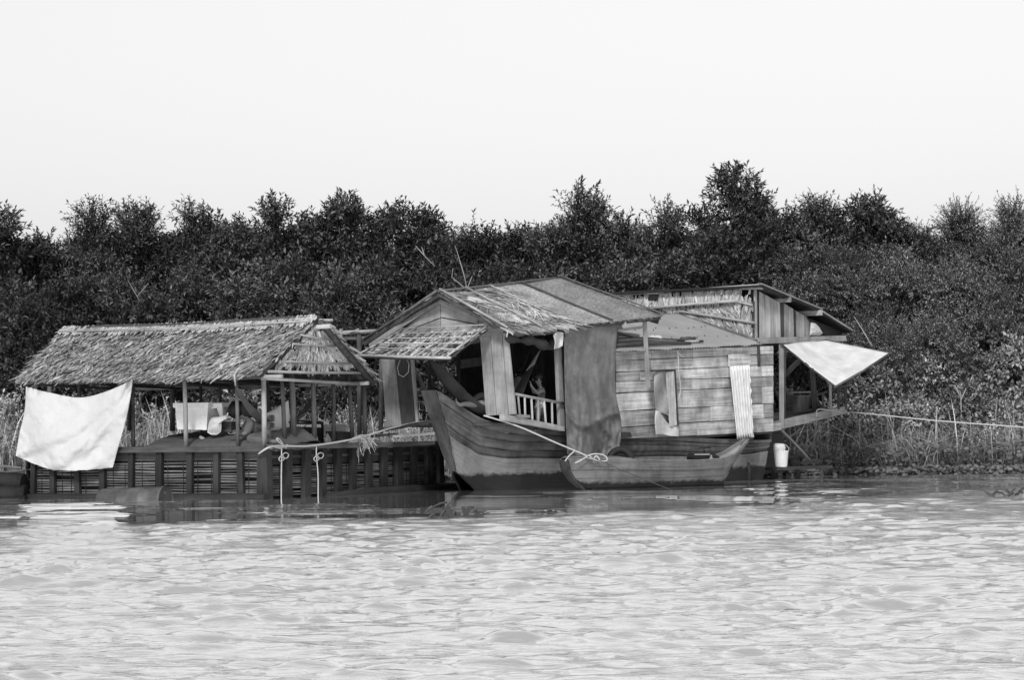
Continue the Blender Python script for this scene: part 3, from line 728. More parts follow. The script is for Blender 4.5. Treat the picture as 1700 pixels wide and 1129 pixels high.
rf = roof_slab(rL, rR, eR, eL, .05, 'thatchunder', hut)
thatch_obj([thatch_blades((rL, rR, eR, eL), 20, 270, .27, .02, 31, -.08, .035)], 'thatch', rf)
rb = roof_slab(rL, rR, bR, bL, .05, 'thatchunder', hut)
thatch_obj([thatch_blades((rL, rR, bR, bL), 12, 120, .26, .04, 32, 0, .03)], 'thatch', rb)
# eave fringe and rolled ridge cap
thatch_obj([thatch_blades((rL, rR, eR, eL), 2, 330, .12, .02, 33, -.1, .01, b0=.95, b1=.99)], 'thatchpale', rf, 'eave_fringe')
cap = obj('ridge_cap', MB().tube([rL + Vector((0, 0, .0)), rL.lerp(rR, .2) + Vector((0, 0, -.005)), rL.lerp(rR, .5) + Vector((0, 0, -.02)), rL.lerp(rR, .8) + Vector((0, 0, .01)), rR + Vector((0, 0, .02))], [.06, .075, .07, .075, .065], 8), M['thatchunder'], hut)
capq = (rL + Vector((0, 0, .06)), rR + Vector((0, 0, .08)), rR.lerp(eR, .13) + Vector((0, 0, .05)), rL.lerp(eL, .13) + Vector((0, 0, .05)))
thatch_obj([thatch_blades(capq, 3, 300, .15, .03, 34, .0, .004, tone=(.45, .9))], 'thatchpale', cap, 'cap_leaves')
obj('ridge_batten', MB().tube([capq[3].lerp(capq[0], .35) + nL * .05, capq[3].lerp(capq[2], .5) + nL * .05 + Vector((0, 0, .02)), capq[2].lerp(capq[1], .35) + nL * .05], .014, 6), M['bamboo'], hut)
# gable end: thatch panel with battens, set in under the overhang
G1 = RR.off(.0)
def gp(px, py): return G1.W(px, py)
gm = obj('gable_panel', MB().prism([gp(449, 616), gp(600, 617), gp(572, 588), gp(520, 540), gp(468, 592)], nR, .04), M['thatchunder'], hut)
gq = lambda a, b, c, d: tuple(gp(*k) for k in (a, b, c, d))
gpar = []
for (a, b, c, d, per, sd) in (((508, 552), (536, 552), (552, 572), (490, 572), 60, 1), ((492, 570), (552, 570), (580, 592), (470, 592), 110, 2), ((472, 590), (576, 590), (600, 613), (450, 613), 150, 3), ((514, 541), (524, 541), (545, 558), (500, 558), 40, 4)):
    v, f, t = thatch_blades(gq(a, b, c, d), 2, per, .14, .04, 40 + sd, 0, .012, tone=(.25, 1.0), sag=0)
    v = v + np.array(nR) * .02; gpar.append((v, f, .4 + .5 * t))
thatch_obj(gpar, 'thatchpale', gm, 'gable_leaves')
for a, b, r in (((446, 617), (606, 619), .022), ((476, 600), (588, 604), .017), ((488, 571), (556, 575), .017), ((500, 556), (545, 564), .014)):
    obj('batten', MB().tube([G1.off(.05).W(*a), G1.off(.055).W((a[0] + b[0]) / 2, (a[1] + b[1]) / 2 + 1), G1.off(.05).W(*b)], r, 6), M['bamboo'], hut)
# rake bundles at the gable edges
for a, b in ((rR + Vector((0, 0, -.02)), bR + Vector((0, 0, -.02))),):
    obj('rake_bundle', MB().tube([a + nR * .06, a.lerp(b, .5) + nR * .05, b + nR * .05], [.05, .055, .05], 7), M['thatchunder'], hut)
RKQ = (rR + nR * .0, rR + nR * .16, bR + nR * .16, bR)
thatch_obj([thatch_blades(RKQ, 14, 16, .2, .03, 45, 0, .02, sag=0)], 'thatch', hut, 'rake_leaves')

# ------------------------------------------------------------------ things on and round the raft
def curve_at(pts, t):
    n = len(pts) - 1; x = min(max(t, 0), 1) * n; i = min(int(x), n - 1); f = x - i
    p = [Vector(pts[max(0, min(n, k))]) for k in (i - 1, i, i + 1, i + 2)]
    return .5 * ((2 * p[1]) + (p[2] - p[0]) * f + (2 * p[0] - 5 * p[1] + 4 * p[2] - p[3]) * f * f + (3 * p[1] - p[0] - 3 * p[2] + p[3]) * f ** 3)
def coons(top, bot, left, right, nu, nv, fn):
    G = []
    for i in range(nv + 1):
        v = i / nv; row = []
        for j in range(nu + 1):
            u = j / nu
            c, d, a, b = curve_at(top, u), curve_at(bot, u), curve_at(left, v), curve_at(right, v)
            s = c * (1 - v) + d * v + a * (1 - u) + b * u - (Vector(top[0]) * (1 - u) * (1 - v) + Vector(top[-1]) * u * (1 - v) + Vector(bot[0]) * (1 - u) * v + Vector(bot[-1]) * u * v)
            row.append(fn(s, u, v))
        G.append(row)
    return G
def white_fold(u, v):
    f = .05 * math.sin(9 * (u - .55 * v) + 1) * (1 - .3 * v) + .03 * math.sin(17 * (u + .8 * v) + .5) * v + .05 * math.sin(math.pi * u) * math.sin(math.pi * v) * 1.6
    f += 0.13 * float(fbm(u * 5 + v * 1.5, v * 4 - u * 2.0, 3, 4)) + .03 * float(vnoise(u * 14 - v * 9, v * 6, 7))
    f += .03 * max(0, 1 - abs((u - .9 + .25 * v) / .06)) - .025 * max(0, 1 - abs((u + v - 1.1) / .12))
    return f
TP = RL
G = coons([(43, 642), (82, 652), (135, 660), (182, 648), (221, 629)], [(26, 757), (55, 770), (92, 781), (140, 781), (187, 777)],
          [(43, 642), (41, 680), (32, 722), (26, 757)], [(221, 629), (213, 680), (200, 730), (187, 777)], 56, 48,
          lambda s, u, v: TP.off(.12 + white_fold(u, v)).W(s.x, s.y + random.uniform(-.6, .6) * (v > .99)))
obj('white_tarp', MB().grid(G), M['white'], solid=.004, label='big white sheet hung from the shelter posts over the pen side', cat='tarp')
# oil drum lying in the water
def drum():
    ax = Vector((.93, -.30, .03)).normalized(); c = P(222, 838, 36.75); c.z = -.055; R = .235; L = .96
    root = thing('oil_drum', c - Vector((0, 0, R)), 'rusty oil drum floating on its side against the pen', 'drum')
    b = MB(); prof = [(-L / 2, R * .96), (-L / 2 + .012, R), (-L / 6 - .02, R), (-L / 6, R * 1.04), (-L / 6 + .02, R), (L / 6 - .02, R), (L / 6, R * 1.04), (L / 6 + .02, R), (L / 2 - .02, R), (L / 2 - .012, R * 1.03), (L / 2, R * 1.03)]
    b.tube([c + ax * q for q, _ in prof], [r for _, r in prof], 28)
    k = wood('rusty_drum', .08, .4, .6, .0, 6, 6, .55, spec=.5); obj('body', b, k, root)
    e = MB(); e.tube([c + ax * (L / 2 - .02), c + ax * (L / 2 + .012)], [R * 1.04, R * 1.04], 28, False); obj('rim', e, k, root)
    up = Vector((0, 0, 1)) - ax * ax.z
    obj('bung', MB().tube([c + ax * (L / 2) + up * .14, c + ax * (L / 2 + .02) + up * .14], .03, 10), k, root)
drum()
# heap of net on the deck
def net_heap():
    G = []; nu, nv = 60, 26
    for i in range(nv + 1):
        row = []
        for j in range(nu + 1):
            t = -.02 + 2.5 * j / nu; s = .12 + 1.7 * i / nv
            h = .70 + .26 * min(1, 1.8 * i / nv) ** .6 * min(1, 5 * (1 - i / nv)) * (.45 + 1.1 * float(fbm(t * 1.1 + 2, s * 1.1, 4, 3))) + .02 * float(vnoise(t * 14, s * 14, 9))
            e = min(1, .45 + 5 * j / nu, 6 * (1 - j / nu)); row.append(RP(t, s, .605 + (h - .605) * e))
        G.append(row)
    obj('net_heap', MB().grid(G), M['net'], solid=.01, label='grey heap of fishing net on the deck behind the pen rail', cat='net')
net_heap()
def coolbox():
    pl = RL.off(-.45); bx = thing('cool_box', pl.W(326, 714), 'dirty white foam cool box standing on the net heap', 'cool box')
    f0, f1 = pl.W(294, 713), pl.W(343, 714); t0, t1 = pl.W(291, 677), pl.W(345, 676); dp = VD.to_3d() * .52
    # open tapered box: walls and floor
    b = MB(); T = [t0, t1, t1 + dp, t0 + dp]; Bm = [f0, f1, f1 + dp * .96, f0 + dp * .96]; c = sum(T, Vector()) / 4
    Ti = [p.lerp(Vector((c.x, c.y, p.z)), .1) for p in T]; Bi = [p.lerp(Vector((c.x, c.y, p.z)), .1) + Vector((0, 0, .04)) for p in Bm]
    b.add(T + Bm + Ti + Bi, [[0, 4, 5, 1], [1, 5, 6, 2], [2, 6, 7, 3], [3, 7, 4, 0], [4, 7, 6, 5], [8, 9, 13, 12], [9, 10, 14, 13], [10, 11, 15, 14], [11, 8, 12, 15], [12, 13, 14, 15], [0, 1, 9, 8], [1, 2, 10, 9], [2, 3, 11, 10], [3, 0, 8, 11]])
    obj('body', b, M['foam'], bx)
    z = Vector((0, 0, .065)); r = MB(); e = .035
    rimo = [p + (p - c).normalized() * e for p in T]
    r.add([Vector(p) for p in rimo] + [p + z for p in rimo] + [p + z for p in Ti] + [Vector(p) for p in Ti],
          [[i, (i + 1) % 4, 4 + (i + 1) % 4, 4 + i] for i in range(4)] + [[4 + i, 4 + (i + 1) % 4, 8 + (i + 1) % 4, 8 + i] for i in range(4)] + [[8 + i, 8 + (i + 1) % 4, 12 + (i + 1) % 4, 12 + i] for i in range(4)] + [[(i + 1) % 4, i, 12 + i, 12 + (i + 1) % 4] for i in range(4)])
    obj('rim', r, M['foam'], bx)
    obj('black_bar', MB().beam(pl.off(-.2).W(310, 669), pl.off(-.2).W(346, 669), .03, .03), M['black'], bx)
    p2 = RL.off(-.55); n = RL.n()
    lid = MB().prism([p2.W(345, 670), p2.W(368, 669), p2.W(369, 676), p2.W(346, 680)], n, .5)
    obj('lid', lid, M['foam'], bx)
    obj('prop', MB().prism([p2.W(360, 678), p2.W(369, 676), p2.W(370, 692), p2.W(365, 692)], n, .04), M['foam'], bx)
coolbox()
def blob(name, outline_px, pl, depth, mat, label, cat, seed=1, group=None, wr=.02):
    """a soft bundle: outline on an upright plane, swelling towards the viewer and back"""
    cx = sum(p[0] for p in outline_px) / len(outline_px); cy = sum(p[1] for p in outline_px) / len(outline_px)
    nk = len(outline_px); m = 36; ring = []
    for k in range(m):
        x = k / m * nk; i = int(x); f = x - i; a = outline_px[i % nk]; b = outline_px[(i + 1) % nk]; ring.append((a[0] * (1 - f) + b[0] * f, a[1] * (1 - f) + b[1] * f))
    G = []
    for side in (1, -1):
        lev = (0, .35, .65, .85, 1.0) if side == 1 else (1.0, .85, .5, .0)
        for q in lev:
            h = depth * math.sqrt(max(0, 1 - q * q)) * side; row = []
            for (x, y) in ring:
                X, Yp = cx + (x - cx) * q, cy + (y - cy) * q
                row.append(pl.off(h + wr * (float(fbm(X * .12, Yp * .12, seed, 3)) - .5) * 4 * (q < .99)).W(X, Yp))
            G.append(row + [row[0]])
    return obj(name, MB().grid(G), M[mat], label=label, cat=cat, group=group)
pl = RL.off(-.33)
blob('white_cloth', [(344, 718), (347, 700), (352, 693), (362, 692), (376, 689), (378, 694), (368, 700), (367, 717), (360, 722), (350, 722)], pl, .06, 'white', 'crumpled white cloth slumped against the cool box', 'cloth', 2)
kb = RL.off(-.45)
obj('carton', MB().prism([kb.W(366, 700), kb.W(383, 700), kb.W(384, 717), kb.W(367, 717)], RL.n(), .25), M['raftwood'], label='small grey carton between the white cloth and the seated person', cat='carton')
obj('net_float', MB().tube([RL.off(-.5).W(332, 725), RL.off(-.5).W(337, 730), RL.off(-.48).W(342, 735)], [.02, .038, .025], 8), M['board'], label='small oval float lying on the net heap', cat='float')
sp = RR.off(-.4)
def sack():
    G = coons([(438, 688), (452, 682), (468, 672), (479, 665)], [(440, 716), (455, 722), (468, 728), (479, 732)], [(438, 688), (437, 700), (440, 716)], [(479, 665), (481, 698), (479, 732)], 20, 20,
              lambda s, u, v: sp.off(.10 * math.sin(math.pi * u) * math.sin(math.pi * min(1, v + .1)) + .025 * float(fbm(u * 6, v * 6, 5))).W(s.x, s.y))
    Gb = [[p - nR * (.02 + .18 * math.sin(math.pi * j / 20) * math.sin(math.pi * i / 20)) for j, p in enumerate(r)] for i, r in enumerate(G)]
    mb = MB().grid(G).grid([r[::-1] for r in Gb]); r = lambda g: g[0] + [q[-1] for q in g[1:]] + g[-1][-2::-1] + [q[0] for q in g[-2:0:-1]]
    a, b = r(G), r(Gb); mb.grid([b + [b[0]], a + [a[0]]])
    k = N('printed_sack'); ps = k.pos()
    base = k.rng(k.noise(ps, 5, 4), .3, .7, .72, .55); k.bump(k.noise(ps, 12, 4), .3, .03); m = k.done(base, .7, .3)
    sk = thing('rice_sack', sp.W(460, 730), 'white woven sack with dark print leaning behind the hammock', 'sack')
    obj('bag', mb, m, sk)
    pm = MB()                                             # block of faded printed lettering down the side
    for kx, w in ((449, 1.4), (452, 2.2), (455, 1.6)):
        for q in range(9):
            y = 688 + q * 2.5 + (455 - kx) * .3
            if (q * 7 + kx) % 5 == 0: continue
            i = int((kx - 438) / 41 * 20); j = int((y - 682) / 46 * 20)
            p = G[min(19, max(0, j))][min(19, i)]; px = sp.off(.155)
            pm.prism([px.W(kx, y), px.W(kx + w, y), px.W(kx + w, y + 1.7), px.W(kx, y + 1.7)], nR, .05)
    obj('print', pm, M['greytarp'], sk)
sack()
def crate():
    p = RR.off(-.75); ct = thing('fish_crate', p.W(508, 732), 'open black crate behind the white plastic bags', 'crate')
    fr = [p.W(480, 703), p.W(535, 703), p.W(536, 738), p.W(482, 738)]; dv = -nR * .5
    for a, b in ((0, 1), (1, 2), (2, 3), (3, 0)):
        obj('side', MB().beam(fr[a] + (dv if 0 else Vector()), fr[b], .03, .03, up=nR), M['black'], ct)
    obj('front_panel', MB().prism([p.W(480, 708), p.W(535, 710), p.W(536, 738), p.W(482, 738)], nR, .02), M['black'], ct)
    obj('back_panel', MB().prism([q + dv for q in fr], nR, .02), M['black'], ct)
    obj('floor', MB().prism([fr[3], fr[2], fr[2] + dv, fr[3] + dv], (0, 0, 1), .02), M['black'], ct)
    obj('handle', MB().tube([p.W(481, 703), p.W(482, 700), p.W(500, 699), p.W(533, 701), p.W(536, 706), p.W(536, 730)], .016, 6), M['black'], ct)
crate()
sq = RR.off(-.35)
blob('plastic_bag', [(482, 740), (486, 722), (489, 719), (494, 727), (510, 722), (523, 719), (527, 725), (530, 741)], sq, .07, 'white', 'bulging white plastic bag in front of the black crate', 'bag', 5)
obj('dark_patch', MB().prism([sq.off(.085).W(503, 728), sq.off(.085).W(511, 728), sq.off(.085).W(511, 741), sq.off(.085).W(503, 741)], nR, .01), M['greytarp'], bpy.data.objects['plastic_bag'])
blob('white_packet', [(537, 734), (541, 722), (544, 719), (551, 732), (549, 740), (540, 742)], RR.off(-.5), .05, 'white', 'small white packet beside the shelter post right of the crate', 'packet', 6)
blob('grey_sack', [(480, 740), (479, 724), (484, 718), (490, 722), (488, 741)], RR.off(-.42), .06, 'trouser', 'small grey sack between the printed sack and the plastic bag', 'sack', 8)
p = RR.off(-1.6)
obj('wooden_box', MB().prism([p.W(537, 705), p.W(575, 704), p.W(576, 726), p.W(538, 726)], nR, .3), M['board'], label='pale wooden box behind the shelter posts near the gable corner', cat='box')
p = RR.off(-.7)
obj('post_stump', MB().prism([p.W(560, 716), p.W(583, 717), p.W(583, 735), p.W(560, 736)], nR, .2), M['raftwood'], label='short dark block on the pen deck below the net tuft', cat='block')
# hammock slung across the shelter
def hammock(name, pts, wid, mat, label, sagw=.5, tips=None, side=Vector((0, 1, 0))):
    G = []; n = 26
    for i in range(n + 1):
        t = i / n; c = curve_at(pts, t); w = wid * (math.sin(math.pi * t) ** .7 * .95 + .05); row = []
        for j in range(9):
            q = (j - 4) / 4.0
            row.append(c + side * (q * w) + Vector((0, 0, (q * q) * w * sagw + .006 * math.sin(t * 60 + j * 2))))
        G.append(row)
    return MB().grid(G)
hp = [RR.off(-.1).W(391, 640), RR.off(-.2).W(412, 678), RR.off(-.35).W(436, 702), RR.off(-.45).W(462, 712), RR.off(-.4).W(490, 701), RR.off(-.3).W(508, 684), RR.off(-.3).W(521, 660), RR.off(-.3).W(526, 640)]
hk = thing('sagging_hammock', hp[3], 'dark band like hammock sagging between the shelter posts', 'hammock')
obj('cloth', hammock('c', hp, .14, 'hammockgrey', '', .35, side=Vector((.9, -.4, 0)).normalized() * .6 + Vector((0, 0, .25))), M['hammockgrey'], hk, solid=.006)
obj('cord', MB().tube([hp[0], RR.off(-.05).W(389, 622)], .012, 5), M['rope'], hk); obj('cord', MB().tube([hp[-1], RR.off(-.25).W(534, 627), RR.off(-.25).W(540, 618)], .012, 5), M['hammockgrey'], hk)
# ropes
def rope(name, pts, r, label, n=24, mat='rope', cat='rope', extra=()):
    rt = MB(); rt.tube([curve_at(pts, i / n) for i in range(n + 1)], r, 6)
    for e in extra: rt.tube([curve_at(e, i / 14) for i in range(15)], r * .85, 5)
    return obj(name, rt, M[mat], label=label, cat=cat)
ro = RR.off(.13)
rope('mooring_rope', [RL.off(.12).W(429, 754), ro.W(444, 744), ro.W(458, 741), ro.W(475, 741), ro.W(510, 741), ro.W(550, 736), ro.W(592, 728), ro.W(630, 717), Plane(RP(0, 0, 0), VD).off(.1).W(650, 711), P(690, 702, 40.6), P(712, 699, 40.3)], .014,
     'pale mooring rope tied along the pen rail to the houseboat', 40,
     extra=([ro.W(472, 741), ro.W(464, 735), ro.W(459, 729), ro.W(463, 729), ro.W(469, 737), ro.W(470, 742)], [ro.W(455, 742), ro.W(466, 744), ro.W(478, 739), ro.W(474, 744)]))
def tied(px0, y0, px1, y1, label, flip):
    a = ro
    rope('hanging_rope', [a.W(px0, y0), a.W(px0 + .5, 760), a.W(px1, 790), a.W(px1, y1 + 6)], .010, label, 16,
         extra=([a.W(px0, 758), a.W(px0 + 6 * flip, 752), a.W(px0 + 12 * flip, 755), a.W(px0 + 9 * flip, 761), a.W(px0 + 1, 760)], [a.W(px0, 757), a.W(px0 - 4, 762), a.W(px0 - 1, 766), a.W(px0 + 5, 762), a.W(px0 + 2, 757)]))
tied(467, 741, 467, 828, 'pale rope with a bow knot hanging from the pen corner', 1)
tied(525, 740, 528, 824, 'pale rope with a loose bow hanging right of the pen corner', 1)
def tuft():
    rs = np.random.default_rng(5); mb = MB(); c = ro.off(.03).W(604, 727)
    for i in range(90):
        a = c + Vector((rs.normal(0, .05), rs.normal(0, .03), rs.uniform(-.02, .05))); b = c + Vector((rs.normal(-.02, .11), rs.normal(-.02, .03), -abs(rs.normal(.1, .1))))
        m = a.lerp(b, .5) + Vector((rs.normal(0, .04), rs.normal(0, .02), rs.uniform(0, .06))); mb.tube([a, m, b], .004, 3, False)
    obj('net_tuft', mb, M['rope'], label='frayed tuft of pale net strands hanging on the mooring rope', cat='net')
tuft()
# gangplanks between pen and houseboat
def board(name, a, b, c, d, th, mat, label, cat, group=None, n=(0, -.3, 1)):
    return obj(name, MB().prism([a, b, c, d], n, th), M[mat], label=label, cat=cat, group=group)
gpz = [((642, 711, 40.6), (722, 697, 39.6), .35, .05, 'dark', 'dark gangplank nearest the houseboat bow'),
       ((620, 722, 40.2), (660, 719, 39.9), .3, .04, 'raftwood', 'short board sticking out over the pen corner'),
       ((652, 723, 39.7), (722, 718, 39.5), .25, .035, 'board', 'pale edged plank under the upper gangplank'),
       ((618, 738, 40.3), (722, 733, 39.8), .3, .05, 'raftwood', 'plank lying low along the pen rail')]
for a, b, w, th, m, lab in gpz:
    p0, p1 = P(*a), P(*b); bk = Vector((-.2, .98, 0)) * w * 1.6
    board('gangplank', p0, p1, p1 + bk, p0 + bk, th, m, lab, 'plank', 'planks between pen and houseboat')
# bamboo pole frame between the shelter and the houseboat
rk = thing('pole_frame', P(590, 700, 43.4), 'bamboo pole frame between shelter roof and houseboat roof', 'frame')
for a, b, r in (((530, 532, 43.2), (552, 532, 43.3), .03), ((550, 553, 43.2), (640, 549, 43.6), .035), ((548, 562, 43.3), (632, 560, 43.6), .028), ((566, 546, 43.1), (566, 580, 43.1), .03), ((580, 552, 43.3), (596, 546, 43.3), .012), ((596, 556, 43.4), (597, 735, 43.4), .04), ((634, 550, 43.6), (632, 720, 43.6), .04)):
    obj('pole', MB().tube([P(*a), P((a[0] + b[0]) / 2, (a[1] + b[1]) / 2 + .6, (a[2] + b[2]) / 2), P(*b)], r, 7), M['bamboo'] if r < .036 else M['bamboodark'], rk)

# ------------------------------------------------------------------ people
def skin_mesh(name, joints, edges, root, mat, parent, sub=2):
    """joints: name -> (point, radius)"""
    keys = list(joints); off = OFF[parent.name]; me = bpy.data.meshes.new(name)
    me.from_pydata([tuple(Vector(joints[k][0]) - off) for k in keys], [(keys.index(a), keys.index(b)) for a, b in edges], [])
    o = bpy.data.objects.new(name, me); COL.objects.link(o); m = o.modifiers.new('skin', 'SKIN')
    for i, k in enumerate(keys):
        r = joints[k][1]; sv = me.skin_vertices[0].data[i]; sv.radius = r if isinstance(r, tuple) else (r, r); sv.use_root = (k == root)
    m.use_smooth_shade = True; m.branch_smoothing = .6
    s = o.modifiers.new('sub', 'SUBSURF'); s.levels = sub; s.render_levels = sub
    dg = bpy.context.evaluated_depsgraph_get(); ev = o.evaluated_get(dg); m2 = bpy.data.meshes.new_from_object(ev); m2.name = name
    COL.objects.unlink(o); bpy.data.objects.remove(o)
    m2.materials.clear(); m2.materials.append(mat); m2.polygons.foreach_set('use_smooth', [True] * len(m2.polygons))
    return link(name, m2, None, parent)
def ell(c, r, ax=None, n=12, m=16, cut=None):
    """ellipsoid grid; ax = 3 axes"""
    ax = ax or (Vector((1, 0, 0)), Vector((0, 1, 0)), Vector((0, 0, 1))); G = []
    for i in range(n + 1):
        th = math.pi * i / n * (cut or 1); row = []
        for j in range(m + 1):
            ph = 2 * math.pi * j / m
            row.append(Vector(c) + ax[0] * (r[0] * math.sin(th) * math.cos(ph)) + ax[1] * (r[1] * math.sin(th) * math.sin(ph)) + ax[2] * (r[2] * math.cos(th)))
        G.append(row)
    return MB().grid(G)
def hand_joints(J, E, wrist, d, side, palm, s, pre):
    """palm and five unequal curled fingers on a wrist joint"""
    d = d.normalized(); side = side.normalized(); w = J[wrist][0]; pc = w + d * .04 * s
    J[pre + 'p'] = (pc, (.020 * s, .011 * s)); E.append((wrist, pre + 'p'))
    for i, L in enumerate((.055, .063, .058, .045)):
        b = w + d * .07 * s + side * (.011 * (i - 1.5)) * s; t1 = b + d * L * .5 * s - palm * .008 * s; t2 = t1 + (d * .6 - palm * .8).normalized() * L * .5 * s
        J[pre + 'a%d' % i] = (b, .0075 * s); J[pre + 'b%d' % i] = (t1, .0065 * s); J[pre + 'c%d' % i] = (t2, .0055 * s)
        E += [(pre + 'p', pre + 'a%d' % i), (pre + 'a%d' % i, pre + 'b%d' % i), (pre + 'b%d' % i, pre + 'c%d' % i)]
    b = w + d * .03 * s - side * .022 * s; t = b + (d * .7 - side * .6 - palm * .3).normalized() * .04 * s
    J[pre + 't0'] = (b, .009 * s); J[pre + 't1'] = (t, .007 * s); E += [(pre + 'p', pre + 't0'), (pre + 't0', pre + 't1')]
def face(parent, c, fwd, up, s, mat):
    rt = fwd.cross(up).normalized()
    obj('nose', ell(c + fwd * .088 * s - up * .012 * s, (.012 * s, .016 * s, .02 * s), (rt, fwd, up), 6, 8), mat, parent)
    for q in (-1, 1):
        obj('ear', ell(c + rt * q * .076 * s - up * .01 * s - fwd * .005 * s, (.008 * s, .02 * s, .03 * s), (rt, fwd, up), 6, 8), mat, parent)
        obj('eye', ell(c + fwd * .082 * s + rt * q * .03 * s + up * .008 * s, (.012 * s, .006 * s, .007 * s), (rt, fwd, up), 6, 8), M['hair'], parent)
    obj('mouth', ell(c + fwd * .083 * s - up * .045 * s, (.02 * s, .006 * s, .005 * s), (rt, fwd, up), 6, 8), M['hair'], parent)
def person_raft():
    Y = 37.5; q = lambda x, y, dy=0: P(x, y, Y + dy)
    root = thing('person', q(432, 736), 'person in a grey patterned shirt sitting bent forward under the shelter', 'person')
    J = {'pel': (q(438, 724), .12), 'bel': (q(432, 716), .115), 'che': (q(420, 704), .12), 'nek': (q(409, 694), .05), 'hd0': (q(402, 690), .06), 'hd1': (q(394, 684), .085), 'hd2': (q(392, 677), .07),
         'shn': (q(416, 702, -.17), .06), 'eln': (q(408, 722, -.26), .045), 'wrn': (q(392, 719, -.25), .028), 'shf': (q(414, 700, .16), .06), 'elf': (q(404, 718, .22), .045), 'wrf': (q(390, 716, .1), .028),
         'hpn': (q(436, 726, -.1), .085), 'knn': (q(412, 730, -.32), .065), 'ann': (q(446, 734, -.36), .042), 'ftn': (q(462, 734, -.36), .035),
         'hpf': (q(436, 726, .1), .085), 'knf': (q(406, 728, .26), .065), 'anf': (q(438, 732, .3), .042), 'ftf': (q(452, 734, .3), .035)}
    E = [('pel', 'bel'), ('bel', 'che'), ('che', 'nek'), ('nek', 'hd0'), ('hd0', 'hd1'), ('hd1', 'hd2'), ('che', 'shn'), ('shn', 'eln'), ('eln', 'wrn'), ('che', 'shf'), ('shf', 'elf'), ('elf', 'wrf'), ('pel', 'hpn'), ('hpn', 'knn'), ('knn', 'ann'), ('ann', 'ftn'), ('pel', 'hpf'), ('hpf', 'knf'), ('knf', 'anf'), ('anf', 'ftf')]
    hand_joints(J, E, 'wrn', Vector((-1, 0, -.2)), Vector((0, -1, 0)), Vector((0, 0, 1)) * -1, 1.0, 'h'); hand_joints(J, E, 'wrf', Vector((-1, 0, -.2)), Vector((0, 1, 0)), Vector((0, 0, -1)), 1.0, 'g')
    skin_mesh('body', J, E, 'pel', M['skin'], root)
    sj = {k: (J[k][0], (J[k][1] if not isinstance(J[k][1], tuple) else J[k][1][0]) + .014) for k in ('pel', 'bel', 'che', 'shn', 'eln', 'shf', 'elf')}
    skin_mesh('shirt', sj, [('pel', 'bel'), ('bel', 'che'), ('che', 'shn'), ('shn', 'eln'), ('che', 'shf'), ('shf', 'elf')], 'pel', M['shirt'], root)
    tj = {k: (J[k][0], J[k][1] + .014) for k in ('pel', 'hpn', 'knn', 'ann', 'hpf', 'knf', 'anf')}
    skin_mesh('trousers', tj, [('pel', 'hpn'), ('hpn', 'knn'), ('knn', 'ann'), ('pel', 'hpf'), ('hpf', 'knf'), ('knf', 'anf')], 'pel', M['shirt'], root)
    up = (J['hd2'][0] - J['nek'][0]).normalized(); fw = Vector((-.85, -.1, -.5)); fw = (fw - up * fw.dot(up)).normalized()
    c = J['hd1'][0]; obj('hair', ell(c + up * .03 - fw * .02, (.12, .135, .125), (fw.cross(up), fw, up), 12, 16), M['hair'], root)
    obj('hood', ell(c - fw * .10 - up * .06, (.11, .10, .14), (fw.cross(up), fw, up), 10, 14), M['darkcloth'], root)
    face(root, c + fw * .01, fw, up, 1.0, M['skin'])
person_raft()
# ================================================================== the near houseboat
AD = Vector((.6, .8)); BD = Vector((-.8, .6)); FRC = Vector((-.05, 39.6))
SP = Plane(FRC, AD); GP = Plane(FRC, BD); nS, nG = SP.n(), GP.n()
def HP(s, b, z): return Vector((FRC.x + AD.x * s + BD.x * b, FRC.y + AD.y * s + BD.y * b, z))
hb = thing('houseboat', HP(3.5, 1.1, 0), 'wooden houseboat with a raised bow, mat roof and plank cabin', 'houseboat')
# ---- hull: half sections along the centre line (b = 1.1)
#      t      sheer hw, z      upper seam hw, z    chine hw, z      low hw, z
ST = [(-.52, .13, 1.53, .125, 1.20, .115, .85, .05, .30),
      (-.25, .23, 1.36, .20, 1.02, .16, .68, .08, .1),
      (.00, .36, 1.13, .30, .84, .20, .56, .10, -.1),
      (.35, .56, 1.02, .48, .76, .36, .50, .16, -.25),
      (.80, .78, .97, .72, .72, .62, .48, .38, -.28),
      (1.6, .97, .93, .95, .70, .90, .475, .72, -.30),
      (2.6, 1.03, .86, 1.03, .68, .99, .47, .85, -.30),
      (4.0, 1.06, .80, 1.06, .64, 1.02, .46, .90, -.30),
      (5.5, 1.06, .75, 1.05, .60, 1.0, .45, .86, -.30),
      (6.7, 1.06, .70, 1.06, .57, 1.03, .46, .92, -.30),
      (7.55, 1.06, .70, 1.05, .60, 1.0, .50, .84, -.25)]
def stem_shift(z): return max(0, (1.53 - z)) * .46      # the stem rakes aft towards the water
def hullpt(st, side, k):
    t = st[0]; hw, z = st[1 + 2 * k], st[2 + 2 * k]
    if t < 1.0: t = t + stem_shift(z) * max(0, 1 - (t + .52) / 1.5)
    if t > 7 and k > 0: t -= .05 * k
    return HP(t, 1.1 + side * hw, z)
hullroot = None
